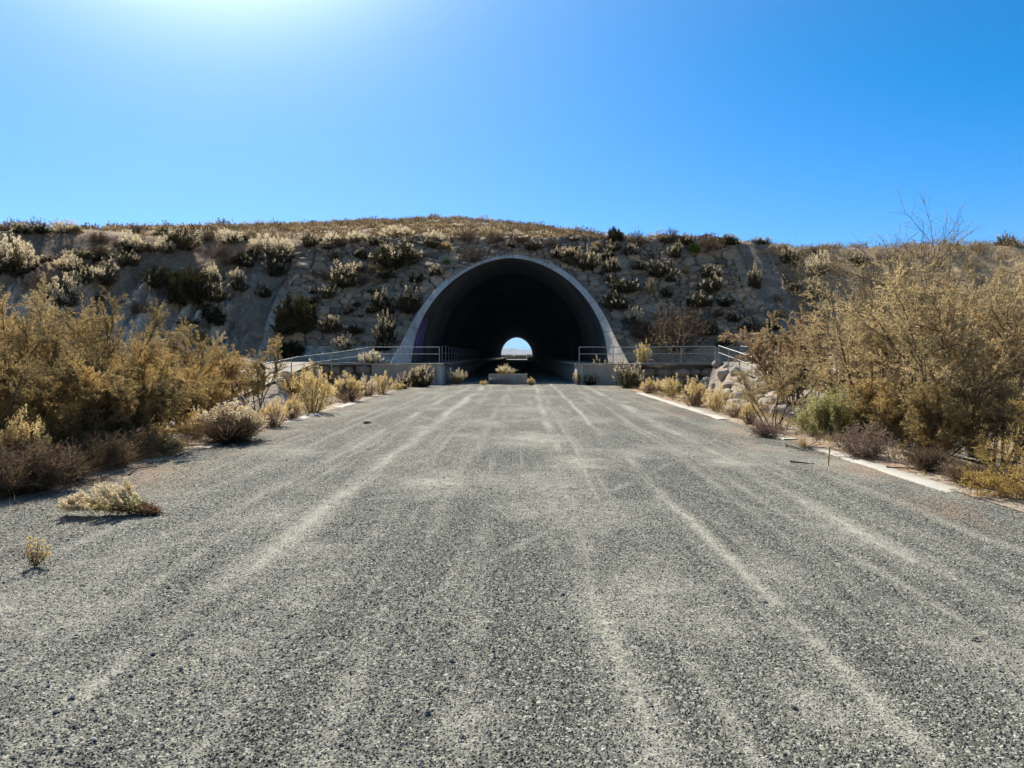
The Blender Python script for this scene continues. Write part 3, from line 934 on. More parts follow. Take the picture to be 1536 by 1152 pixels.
# ------------------------------------------------------------------ stone pitched slope
def stone_slope():
    x = np.arange(-15.6, 15.45, .055); l = np.arange(0, 16.8, .055)
    X, Lg = np.meshgrid(x, l)
    sn = 1 / math.sqrt(1 + KP * KP); cs = KP * sn
    # curved warping makes the stones irregular
    wx = X + (fbm(X * .9, Lg * .9, 101) - .5) * .9; wl2 = Lg + (fbm(X * .9, Lg * .9, 103) - .5) * .8
    f1, f2, idv, ox, oy = worley(wx / .92, wl2 / .66, 105)
    f1b, f2b, idb, oxb, oyb = worley(wx / .46, wl2 / .36, 107)
    small = hash2(np.floor(wx / 2.1), np.floor(wl2 / 1.7), 109) > .72
    gap = np.where(small, (f2b - f1b) * .55, f2 - f1)
    idn = np.where(small, idb, idv)
    tilt = (hash2(np.floor(idn * 9999), np.floor(idn * 7777), 3) - .5) * ox * .28 + (hash2(np.floor(idn * 5555), np.floor(idn * 3333), 4) - .62) * oy * .34
    dome = sstep(.0, .13, gap)
    h = dome * (.13 + .12 * idn) + tilt * dome + (fbm(X * 3, Lg * 3, 111) - .5) * .10 + (fbm(X * 9, Lg * 9, 113) - .5) * .035
    h = h + (fbm(X * .22, Lg * .22, 115) - .5) * .5
    h = h - .22
    Y = 44.3 + Lg * cs - h * sn
    Z = ZW + Lg * sn + h * cs
    crest = 9.75 + (fbm(X * .5, X * 0, 117) - .5) * .7
    idx = np.arange(X.size).reshape(X.shape)
    F = np.stack([idx[:-1, :-1], idx[:-1, 1:], idx[1:, 1:], idx[1:, :-1]], -1).reshape(-1, 4)
    cx = X[:-1, :-1]; cz = Z[:-1, :-1]; cy = Y[:-1, :-1]
    zin = (YM + 0 * cz); zpl = ZW + (cy - 44.1) / KP
    ragl = -15.3 + (fbm(Lg * .8, Lg * 0, 121) - .5) * 1.0; ragr = 15.1 + (fbm(Lg * .8, Lg * 0 + 5, 123) - .5) * .8
    keep = (np.abs(cx - XC) > outer_half(np.minimum(zpl, 99)) - .15) | (zpl > 8.6)
    keep &= (cz < crest[:-1, :-1]) & (cx > ragl[:-1, :-1]) & (cx < ragr[:-1, :-1])
    F = F[keep.reshape(-1)]
    c0 = np.array([.42, .325, .225]); c1 = np.array([.52, .375, .225]); c2 = np.array([.31, .25, .185]); mort = np.array([.10, .085, .07])
    t = idn[..., None]; t2 = hash2(np.floor(idn * 99991), np.floor(idn * 12345), 6)[..., None]
    C = np.where(t2 < .45, c0, np.where(t2 < .7, c1, c2)) * (.75 + .5 * t)
    C = C * dome[..., None] + mort * (1 - dome[..., None])
    # warmer, more ochre stones towards the right
    wv = sstep(5, 14, X)[..., None] * .35
    C = C * (1 - wv) + C * np.array([1.15, .98, .80]) * wv
    me = mesh_np('stone_slope', np.stack([X.ravel(), Y.ravel(), Z.ravel()], 1), F, M['stone'], True, cols={'Col': C.reshape(-1, 3)})
    o = obj('stone_facing', me)
    tag(o, 'rough grey stone pitching covering the slope around the tunnel mouth', 'stone facing')


stone_slope()


def drainage(x0, x1, label, seed):
    l = np.arange(-.4, 13.0, .12); u = np.linspace(0, 1, 26)
    U, Lg = np.meshgrid(u, l)
    sn = 1 / math.sqrt(1 + KP * KP); cs = KP * sn
    X = x0 + (x1 - x0) * U + (fbm(Lg * .5, Lg * 0, seed) - .5) * .6
    f1, f2, idv, ox, oy = worley(X / .8, Lg / .55, seed + 3)
    h = (.05 - .22 * np.sin(U * math.pi) ** 1.2) + sstep(0, .25, f2 - f1) * .10 + (fbm(X * 2.5, Lg * 2.5, seed + 5) - .5) * .22
    Y = 44.3 + Lg * cs - h * sn; Z = ZW + Lg * sn + h * cs
    gnd = land(X, Y)
    Z = np.where(Lg > 12.0, np.minimum(Z, gnd - .1 + .2 * (13 - Lg)), np.maximum(Z, gnd + .02))
    idx = np.arange(X.size).reshape(X.shape)
    F = np.stack([idx[:-1, :-1], idx[:-1, 1:], idx[1:, 1:], idx[1:, :-1]], -1).reshape(-1, 4)
    C = np.array([.31, .25, .185]) * (.75 + .5 * idv[..., None])
    me = mesh_np('channel', np.stack([X.ravel(), Y.ravel(), Z.ravel()], 1), F, M['stone'], True, cols={'Col': C.reshape(-1, 3)})
    tag(obj('drainage_channel', me), label, 'drainage channel')


drainage(15.1, 17.0, 'rough grouted drainage channel down the slope at the right end of the stones', 131)
drainage(-17.3, -15.3, 'rough grouted drainage channel between the stones and the chalky gullies', 141)


# ------------------------------------------------------------------ retaining walls, boulder walls
def rock_mesh(name, rad, seed, mat, flat=.75, sub=3):
    import bmesh
    bm = bmesh.new()
    bmesh.ops.create_icosphere(bm, subdivisions=sub, radius=1.0)
    V = np.array([v.co for v in bm.verts]); F = np.array([[v.index for v in f.verts] for f in bm.faces])
    bm.free()
    r = np.random.default_rng(seed)
    # chop with random planes for facets
    for k in range(9):
        nrm_ = r.normal(size=3); nrm_ /= np.linalg.norm(nrm_)
        d = r.uniform(.62, .9)
        e = V @ nrm_ - d
        V = V - np.clip(e, 0, None)[:, None] * nrm_ * .95
    V += (fbm(V[:, 0] * 3 + 9, V[:, 1] * 3 + V[:, 2] * 2, seed)[:, None] - .5) * .16 * V
    V = V * np.array([1, .8, flat]) * rad
    base = np.array([.36, .32, .27]) * r.uniform(.75, 1.25) * np.array([1.0, r.uniform(.93, 1.0), r.uniform(.84, 1.0)])
    return V, F, np.tile(base, (len(V), 1))


def boulder_wall(x0, x1, name_label, seed):
    r = random.Random(seed)
    Vs, Fs, Cs, n = [], [], [], 0
    z = -.75
    while z < ZW - .35:
        hgt = r.uniform(.40, .58)
        x = x0
        while x < x1 - .1:
            w = min(r.uniform(.5, 1.05), x1 - x + .1)
            V, F, C = rock_mesh('r', 1.0, r.randrange(9999), None, 1, 2)
            V = V / np.array([1, .8, 1]) * np.array([w * .62, .42, hgt * .64])
            V = V + np.array([x + w / 2, Y_WALL + .34 + r.uniform(-.06, .1), z + hgt / 2])
            V[:, 2] = np.minimum(V[:, 2], ZW - .09)
            Vs.append(V); Fs.append(F + n); Cs.append(C * .9); n += len(V)
            x += w
        z += hgt * .92
    o = empty('boulder_wall', ((x0 + x1) / 2, Y_WALL + .3, -.6))
    tag(o, name_label, 'boulder wall')
    V = np.concatenate(Vs) - np.array(o.location)
    b = obj('boulders', mesh_np('boulders', V, np.concatenate(Fs), M['boulder'], False, cols={'Col': np.concatenate(Cs)}), o)
    mb = MB(); lx = o.location
    mb.box(x0 - lx[0] - .05, x1 - lx[0] + .02, Y_WALL - .06 - lx[1], Y_WALL + .9 - lx[1], ZW - .085 - lx[2], ZW + .055 - lx[2], bev=.012)
    obj('coping', mb.mesh('coping', M['walk']), o)
    mb = MB()
    mb.box(x0 - lx[0], x1 - lx[0], Y_WALL + .62 - lx[1], Y_WALL + .88 - lx[1], -1.2 - lx[2], ZW - .088 - lx[2])
    obj('backing', mb.mesh('backing', M['walk']), o)


def retaining(x0, x1, side, label):
    o = empty('retaining_wall', ((x0 + x1) / 2, Y_WALL, 0))
    tag(o, label, 'retaining wall')
    lx = o.location
    mb = MB(); mb.box(x0 - lx[0], x1 - lx[0], .0, .34, -1.0, ZW - .095, bev=.012)
    obj('wall_face', mb.mesh('face', M['concrete']), o)
    xo0, xo1 = (x0 - .10, x1) if side > 0 else (x0, x1 + .10)
    mb = MB(); mb.box(xo0 - lx[0], xo1 - lx[0], -.05, 2.4, ZW - .093, ZW + .003, bev=.01)
    obj('coping', mb.mesh('coping', M['concrete']), o)
    px = x0 if side > 0 else x1 - .30
    mb = MB(); mb.box(px - lx[0] - .003, px + .303 - lx[0], -.035, 2.2, -.3, ZW - .097, bev=.012)
    obj('pier', mb.mesh('pier', M['pier']), o)


retaining(XC + HB, 6.7, 1, 'low grey concrete retaining wall right of the tunnel road with a sunlit end')
retaining(-8.0, XC - HB, -1, 'low grey concrete retaining wall left of the tunnel road with cream plants before it')
boulder_wall(6.72, 11.0, 'brown boulder wall under the walkway slab right of the concrete wall', 3)
boulder_wall(-11.0, -8.02, 'boulder wall half hidden by weeds left of the concrete wall', 4)


# terrace fills behind the walls, ramps
def terrace():
    for a, b_, lab in ((6.6, 13.2, 'dusty pale terrace beside the tunnel foot above the boulder wall'), (-13.2, -7.9, 'dusty pale terrace left of the tunnel foot above the boulder wall')):
        xs = np.linspace(a, b_, 40); ys = np.linspace(Y_WALL + .8, 45.0, 24)
        X, Y = np.meshgrid(xs, ys); Z = ZW + .03 + (fbm(X * 1.6, Y * 1.6, 151) - .5) * .14
        idx = np.arange(X.size).reshape(X.shape)
        F = np.stack([idx[:-1, :-1], idx[:-1, 1:], idx[1:, 1:], idx[1:, :-1]], -1).reshape(-1, 4)
        me = mesh_np('terrace', np.stack([X.ravel(), Y.ravel(), Z.ravel()], 1), F, M['soil'], True, cols={'Col': np.tile(np.array([.52, .47, .38]), (X.size, 1))})
        tag(obj('terrace_ground', me), lab, 'ground', kind='structure')
    for s, lab in ((1, 'pale concrete ramp path going down behind the right tamarisks'), (-1, 'pale concrete ramp path going down behind the left tamarisks')):
        ys = np.linspace(14, Y_WALL + 1.0, 60); xs = np.linspace(10.95, 12.85, 8)
        X, Y = np.meshgrid(xs * s, ys); Z = ramp_z(Y) + .09
        idx = np.arange(X.size).reshape(X.shape)
        F = np.stack([idx[:-1, :-1], idx[:-1, 1:], idx[1:, 1:], idx[1:, :-1]], -1).reshape(-1, 4)
        me = mesh_np('path', np.stack([X.ravel(), Y.ravel(), Z.ravel()], 1), F, M['path'])
        tag(obj('path', me), lab, 'path', kind='structure')


terrace()


def railing(pts, label, spacing=2.0, h=.9, group='steel handrails of the walkways', name='handrail', rpost=.026):
    """pts: foot polyline"""
    pts = np.asarray(pts, float)
    o = empty(name, pts[0]); tag(o, label, 'railing', group)
    off = pts[0]
    q = pts - off
    up = np.array([0, 0, h])
    mb = MB(); mb.tube(q + up, .026, k=6); obj('top_rail', mb.mesh('rail', M['rail'], True), o)
    mb = MB(); mb.tube(q + up * .58, .02, k=6); obj('middle_rail', mb.mesh('rail', M['rail'], True), o)
    seg = np.linalg.norm(np.diff(q, axis=0), axis=1); tot = seg.sum(); cum = np.concatenate([[0], np.cumsum(seg)])
    for d in np.linspace(0, tot, max(2, int(round(tot / spacing)) + 1)):
        p = np.array([np.interp(d, cum, q[:, k]) for k in range(3)])
        mb = MB(); mb.tube([p + (0, 0, -.12), p + up + (0, 0, .004)], rpost, k=6)
        obj('post', mb.mesh('post', M['rail'], True), o)


zz = ZW + .05
railing([(XC + HB + .12, Y_WALL + .12, ZW), (6.7, Y_WALL + .12, ZW), (10.75, Y_WALL + .12, zz)], 'straight handrail along the right walkway edge in front of the tunnel foot', 2.0)
def rp(s, x, y): return (s * x, y, float(ramp_z(np.array(y))) + .08)
railing([rp(1, 10.95, y) for y in (42.2, 38, 34, 30, 26, 22, 18)], 'near handrail of the right ramp sloping down behind the open tamarisk')
railing([rp(1, 12.85, y) for y in (44.6, 40, 36, 32, 28, 24, 20)], 'far handrail of the right ramp starting beside the rusty bush')
railing([(XC - HB - .12, Y_WALL + .12, ZW), (-8.0, Y_WALL + .12, ZW), (-9.76, 41.4, .85), (-10.85, 38, .62)] + [rp(-1, 11.0, y) for y in (33.5, 28, 24, 20, 16.5)], 'long left handrail bending from the tunnel foot down behind the tamarisks')
railing([(XC - 4.05, y, ZW) for y in (46, 60, 90)], 'dim railing along the left walkway inside the tunnel', 2.2, 1.0)


# ------------------------------------------------------------------ block in the tunnel mouth
def block():
    p = on_road(733, 576.2); q = on_road(791, 576.2)
    o = empty('concrete_barrier', ((p[0] + q[0]) / 2, p[1], 0))
    tag(o, 'low grey concrete barrier block standing across the middle of the tunnel road', 'concrete block')
    w = (q[0] - p[0]) / 2
    mb = MB()
    # slightly tapered trough with a raised right end
    mb.box(-w, w, 0, .16, -.02, .56, bev=.018)
    mb.box(-w, w, .62, .78, -.02, .56, bev=.018)
    mb.box(-w, -w + .14, .162, .618, -.02, .558, bev=.012)
    mb.box(w - .14, w, .162, .618, -.02, .60, bev=.012)
    obj('shell', mb.mesh('block', M['concrete']), o)
    mb = MB()
    mb.box(-w + .142, w - .142, .165, .615, 0, .44)
    s = obj('soil', mb.mesh('soil_fill', M['stem']), o)
    return (p[0] + q[0]) / 2, p[1]


BX, BY = block()


# ------------------------------------------------------------------ vegetation builders
def unit(v): return v / (np.linalg.norm(v, axis=-1, keepdims=True) + 1e-9)


def curve_from(p, d, L, n, r, up=0.0, jit=.12):
    pts = [np.array(p, float)]; d = np.array(d, float)
    for k in range(n):
        d = d + r.normal(size=3) * jit + np.array([0, 0, up])
        d /= np.linalg.norm(d)
        pts.append(pts[-1] + d * L / n)
    return np.array(pts)


def sub(pts, t):
    f = t * (len(pts) - 1); i = min(int(f), len(pts) - 2); w = f - i
    return pts[i] * (1 - w) + pts[i + 1] * w, unit(pts[i + 1] - pts[i])


def tamarisk(seed, H=3.0, spread=1.0, nst=7, nbr=12, ntw=8, nlf=34, leafL=.075, leafW=.012, bare=0.0, low=.15, lean=(0, 0), thick=1.0):
    """trunk mesh (stems, branches, twigs) and crown mesh (feathery sprays)"""
    r = np.random.default_rng(seed)
    st, cr = MB(), MB()
    P, D, A = [], [], []
    for i in range(nst):
        az = 2 * math.pi * (i + r.uniform(-.3, .3)) / nst; tilt = r.uniform(.12, .62) * spread
        d = np.array([math.cos(az) * math.sin(tilt) + lean[0], math.sin(az) * math.sin(tilt) + lean[1], math.cos(tilt)])
        L = H * r.uniform(.75, 1.1) / max(.6, math.cos(tilt) ** .5)
        s = curve_from((r.normal() * .08, r.normal() * .08, -.1), unit(d), L, 8, r, .03, .09)
        st.tube(s, .032 * H / 3 * thick, .006 * thick, 5)
        for b in range(nbr):
            t = low + (1 - low) * (b + r.uniform(0, 1)) / nbr
            p, dd = sub(s, min(t, .99))
            q = unit(dd + r.normal(size=3) * .62 + np.array([0, 0, .12]))
            bl = H * r.uniform(.18, .40) * (1.1 - .42 * t)
            br = curve_from(p, q, bl, 4, r, .02, .14)
            st.tube(br, .010 * H / 3 * thick, .003, 4)
            tone = np.clip(r.normal(.45, .20), .05, .95)
            for k in range(ntw):
                tt = .15 + .85 * (k + r.uniform(0, 1)) / ntw
                p2, d2 = sub(br, min(tt, .99))
                q2 = unit(d2 + r.normal(size=3) * .55)
                tl = r.uniform(.22, .50) * (H / 3) ** .5
                tw = curve_from(p2, q2, tl, 3, r, -.06, .16)
                st.tube(tw, .0035, .0015, 3)
                if r.uniform() < bare: continue
                m = nlf
                f = r.uniform(0, 1, m) * 2.999; i0 = f.astype(int); w = (f - i0)[:, None]
                pp = tw[i0] * (1 - w) + tw[i0 + 1] * w; td = unit(tw[i0 + 1] - tw[i0])
                P.append(pp + r.normal(size=(m, 3)) * .012); D.append(td + r.normal(size=(m, 3)) * .55)
                A.append(np.clip(tone + r.normal(size=m) * .10, 0, 1))
    if P:
        P = np.concatenate(P); D = np.concatenate(D); A = np.concatenate(A)
        cr.leaves(P, D, r.uniform(.6, 1.2, len(P)) * leafL, leafW, A)
    return st, cr


def plume_bush(seed, Rr=.8, H=.9, nst=90, nleaf=26, nplume=26, plen=.20, fl=.06, fw=.022, leafL=.07, leafW=.02, frac=.85, flat=1.25, leafstart=.15, prad=.028, stemr=.006):
    r = np.random.default_rng(seed)
    st, lf, pl = MB(), MB(), MB()
    for i in range(nst):
        th = math.acos(1 - r.uniform(0, 1) * .82) * min(1.0, flat); az = r.uniform(0, 2 * math.pi)
        tip = np.array([math.sin(th) * math.cos(az) * Rr, math.sin(th) * math.sin(az) * Rr, max(.12, math.cos(th)) * H]) * r.uniform(.72, 1.08)
        lump = .50 + .80 * float(fbm(np.array([1.4 * math.cos(az) + seed * 3.1]), np.array([1.4 * math.sin(az) + 2.2 * math.cos(th)]), seed, 2)[0])
        tip = tip * lump * 1.08
        b0 = np.array([tip[0] * .18, tip[1] * .18, -.05])
        midp = b0 * .45 + tip * .55 + np.array([tip[0] * .10, tip[1] * .10, -.04 * H]) + r.normal(size=3) * .03
        q = np.linspace(0, 1, 6)[:, None]
        s = (1 - q) ** 2 * b0 + 2 * q * (1 - q) * midp + q * q * tip
        s[-1] += np.array([0, 0, .04])
        st.tube(s, stemr, stemr * .5, 3)
        L = np.linalg.norm(tip - b0)
        t = leafstart + (1 - leafstart) * r.uniform(0, 1, nleaf) ** .8
        f = t * 4.999; i0 = f.astype(int); w = (f - i0)[:, None]
        pp = s[i0] * (1 - w) + s[i0 + 1] * w; td = unit(s[i0 + 1] - s[i0])
        tone = r.uniform(.2, .8)
        lf.leaves(pp + r.normal(size=pp.shape) * .02, td * .5 + r.normal(size=pp.shape) * .7, leafL * r.uniform(.6, 1.2, nleaf), leafW, np.clip(tone + r.normal(size=nleaf) * .15, 0, 1))
        if r.uniform() < frac * (1.0 if tip[2] > .45 * H else .55):
            m = nplume; td = unit(s[-1] - s[-2])
            pd = unit(td + np.array([0, 0, .5]))
            k = r.uniform(0, 1, m)
            rad = prad * np.sin(np.clip(k * .9 + .1, 0, 1) * math.pi) ** .6
            pp = s[-1] - td * plen * .25 + pd * (k * plen * r.uniform(.7, 1.2))[:, None] + r.normal(size=(m, 3)) * rad[:, None]
            pl.leaves(pp, pd * .8 + r.normal(size=(m, 3)) * .6, fl * r.uniform(.6, 1.2, m), fw, np.clip(r.uniform(.3, .8) + r.normal(size=m) * .14, 0, 1))
    return st, lf, pl


def twig_bush(seed, Rr=.9, H=1.0, nst=60, nbr=7, leaves=6, lw=.012, upright=0.0, r0=.009):
    """dry, nearly leafless bush"""
    r = np.random.default_rng(seed)
    st, lf = MB(), MB()
    for i in range(nst):
        th = math.acos(1 - r.uniform(0, 1) * .85) * (1 - upright); az = r.uniform(0, 2 * math.pi)
        d = np.array([math.sin(th) * math.cos(az), math.sin(th) * math.sin(az), math.cos(th) + .08])
        L = r.uniform(.75, 1.1) / math.sqrt((d[0] ** 2 + d[1] ** 2) / Rr ** 2 + d[2] ** 2 / H ** 2)
        s = curve_from((r.normal() * .12 * Rr, r.normal() * .12 * Rr, -.04), unit(d), L, 5, r, .02, .10)
        st.tube(s, r0, .003, 3, r.uniform(.2, .9))
        for b in range(nbr):
            t = .3 + .7 * r.uniform()
            p, dd = sub(s, min(t, .99))
            br = curve_from(p, unit(dd + r.normal(size=3) * .6), L * r.uniform(.15, .34), 3, r, .0, .2)
            st.tube(br, .0042, .002, 3, r.uniform(.2, .9))
            m = leaves
            if m:
                k = r.integers(0, 3, m); pp = br[k] + (br[k + 1] - br[k]) * r.uniform(0, 1, (m, 1))
                lf.leaves(pp, r.normal(size=(m, 3)), .05 * r.uniform(.5, 1.3, m), lw, r.uniform(.1, .9, m))
    return st, lf


def leafy_bush(seed, Rr=1.0, H=1.0, nst=70, nbr=8, nl=26, L=.06, W=.018):
    r = np.random.default_rng(seed)
    st, lf = MB(), MB()
    for i in range(nst):
        th = math.acos(1 - r.uniform(0, 1) * .9); az = r.uniform(0, 2 * math.pi)
        d = np.array([math.sin(th) * math.cos(az), math.sin(th) * math.sin(az), math.cos(th) + .05])
        LL = r.uniform(.7, 1.06) / math.sqrt((d[0] ** 2 + d[1] ** 2) / Rr ** 2 + d[2] ** 2 / H ** 2)
        s = curve_from((0, 0, -.04), unit(d), LL, 5, r, .02, .10)
        st.tube(s, .009, .003, 3)
        tone = np.clip(r.normal(.45, .2), 0, 1)
        for b in range(nbr):
            t = .4 + .6 * r.uniform()
            p, dd = sub(s, min(t, .99))
            br = curve_from(p, unit(dd + r.normal(size=3) * .6), LL * r.uniform(.14, .30), 3, r, .03, .15)
            st.tube(br, .004, .002, 3)
            k = r.integers(0, 3, nl); pp = br[k] + (br[k + 1] - br[k]) * r.uniform(0, 1, (nl, 1))
            lf.leaves(pp + r.normal(size=pp.shape) * .02, unit(br[-1] - br[0])[None, :] * .6 + r.normal(size=(nl, 3)) * .7, L * r.uniform(.6, 1.2, nl), W, np.clip(tone + r.normal(size=nl) * .14, 0, 1))
    return st, lf


def tussock(seed, H=.8, n=260, spread=.5, w=.012):
    r = np.random.default_rng(seed)
    V, F, A = [], [], []
    mb = MB()
    for i in range(n):
        az = r.uniform(0, 2 * math.pi); th = abs(r.normal()) * spread
        L = H * r.uniform(.5, 1.1)
        q = np.linspace(0, 1, 5)
        d = np.array([math.cos(az), math.sin(az)])
        rad = L * (math.sin(th) * q + .25 * spread * q ** 2); z = L * (math.cos(th) * q - .30 * spread * q ** 3)
        base = d * r.uniform(0, .12) * H
        pts = np.stack([base[0] + d[0] * rad, base[1] + d[1] * rad, z - .02], 1)
        sv = np.array([-d[1], d[0], 0]) * w * .5
        wd = np.array([1, 1, .8, .5, .1])[:, None]
        E = np.concatenate([pts - sv * wd, pts + sv * wd])
        jj = np.arange(4)
        mb.add(E, np.stack([jj, jj + 1, 5 + jj + 1, 5 + jj], 1), np.clip(r.normal(.5, .2), 0, 1))
    return mb


# prototypes: name -> list of [(part name, mesh)], nominal half width / height
PROTO = {}


def proto(key, parts, halfw, h): PROTO.setdefault(key, []).append((parts, halfw, h))


for k in range(5):       # far plume shrubs: dark below, cream tips
    st, lf, pl = plume_bush(200 + k, .8, .9, 110, 30, 18, .18, .075, .034, .09, .036, .58)
    proto('plume', [('stems', st.mesh('stems', M['stem'])), ('leaves', lf.mesh('leaves', M['darkleaf'])), ('seed_heads', pl.mesh('plumes', M['plumefar']))], .85, 1.0)
for k in range(5):       # mostly dark, few tips
    st, lf, pl = plume_bush(220 + k, .85, .9, 130, 34, 14, .16, .08, .034, .10, .036, .26)
    proto('dark', [('stems', st.mesh('stems', M['stem'])), ('leaves', lf.mesh('leaves', M['darkleaf'])), ('seed_heads', pl.mesh('plumes', M['plumefar']))], .9, 1.0)
for k in range(2):       # almost white
    st, lf, pl = plume_bush(240 + k, .8, .9, 84, 22, 30, .30, .085, .036, .08, .03, .9, prad=.04)
    proto('white', [('stems', st.mesh('stems', M['stem'])), ('leaves', lf.mesh('leaves', M['darkleaf'])), ('seed_heads', pl.mesh('plumes', M['plume']))], .85, 1.05)
for k in range(2):       # plain dark green
    st, lf = leafy_bush(260 + k, .9, .95, 80, 8, 24, .09, .034)
    proto('evergreen', [('stems', st.mesh('stems', M['stem'])), ('leaves', lf.mesh('leaves', M['darkleaf']))], .9, .98)
for k in range(3):
    st, lf = twig_bush(280 + k, .9, .95, 90, 9, 7, .016)
    proto('dry', [('twigs', st.mesh('twigs', M['dryleaf'])), ('leaves', lf.mesh('leaves', M['brownleaf']))], .92, 1.0)
for k in range(2):
    st, lf = leafy_bush(300 + k, .9, .95, 60, 8, 22, .08, .034)
    proto('fresh', [('stems', st.mesh('stems', M['stem'])), ('leaves', lf.mesh('leaves', M['freshleaf']))], .9, .98)
for k in range(2):
    st, lf = leafy_bush(310 + k, .9, .95, 80, 9, 26, .07, .02)
    proto('olive', [('stems', st.mesh('stems', M['stem'])), ('leaves', lf.mesh('leaves', M['tamarisk_green']))], .9, .98)
for k in range(2):
    proto('blond', [('blades', tussock(320 + k, .95, 340, .55, .02).mesh('blades', M['straw']))], .75, .85)
for k in range(4):       # roadside weeds: upright stems, gold to cream heads
    st, lf, pl = plume_bush(340 + k, .62, .95, 64 + 12 * k, 26, 60, .20, .038, .017, .055, .016, .95, .85, .08, .026, .005)
    proto('weed', [('stems', st.mesh('stems', M['redstem'])), ('leaves', lf.mesh('leaves', M[('yellowleaf', 'brownleaf', 'yellowleaf', 'brownleaf')[k]])), ('seed_heads', pl.mesh('plumes', M[('plumegold', 'plume', 'plume', 'plumegold')[k]]))], .66, 1.05)
for k in range(3):       # heaps of dead dark stems
    st, lf = twig_bush(360 + k, .9, .95, 170, 8, 9, .012, .25, .006)
    proto('dead', [('twigs', st.mesh('twigs', M['deadtwig'])), ('leaves', lf.mesh('leaves', M['brownleaf']))], .85, 1.0)
for k in range(2):
    st, lf = twig_bush(370 + k, .9, .95, 120, 8, 9, .012, .1, .006)
    proto('pinkdead', [('twigs', st.mesh('twigs', M['pinkdry'])), ('leaves', lf.mesh('leaves', M['pinkdry']))], .88, 1.0)
    proto('reed', [('blades', tussock(375 + k, 1.0, 700, .75, .010).mesh('blades', M['darkstraw']))], .62, .95)
for k in range(3):       # small tufts for the far hill
    st, lf = twig_bush(380 + k, .9, .8, 36, 4, 7, .07)
    proto('tuft', [('twigs', st.mesh('twigs', M['straw'])), ('leaves', lf.mesh('leaves', M['rust' if k == 1 else 'brownleaf']))], .9, .9)
for k in range(2):
    st, lf = leafy_bush(390 + k, 1.0, .95, 90, 9, 34, .05, .012)
    proto('lightgreen', [('stems', st.mesh('stems', M['stem'])), ('leaves', lf.mesh('leaves', M['leafgreen']))], 1.0, 1.0)

BUILT = {}
prng = random.Random(11)


def place(key, loc, W, H, label, name='shrub', cat='shrub', group=None, variant=None, rz=None, tilt=0.0, depth=1.0):
    vs = PROTO[key]
    vi = prng.randrange(len(vs)) if variant is None else variant % len(vs)
    parts, hw, hh = vs[vi]
    bk = (key, vi)
    if bk not in BUILT:
        root = empty(name)
        for pn, me in parts: obj(pn, me, root)
        BUILT[bk] = root; o = root
    else:
        o = copy_tree(BUILT[bk]); o.name = name
        for k in ('label', 'category', 'group'):
            if k in o: del o[k]
    sx = W / 2 / hw
    o.location = loc; o.scale = (sx, sx * depth, H / hh)
    o.rotation_euler = (tilt, 0, prng.uniform(0, 6.28) if rz is None else rz)
    return tag(o, label, cat, group)


def shrub(key, u, v, w, h, label, **kw):
    p = hit(u, v)
    d = p[1] / FPX * math.sqrt(1 + ((u - 768) / FPX) ** 2) ** 0
    W = w * d; H = h * d * 1.06
    p[2] -= .04 * H
    p[1] += W * .10
    return place(key, p, W, H, label, **kw)


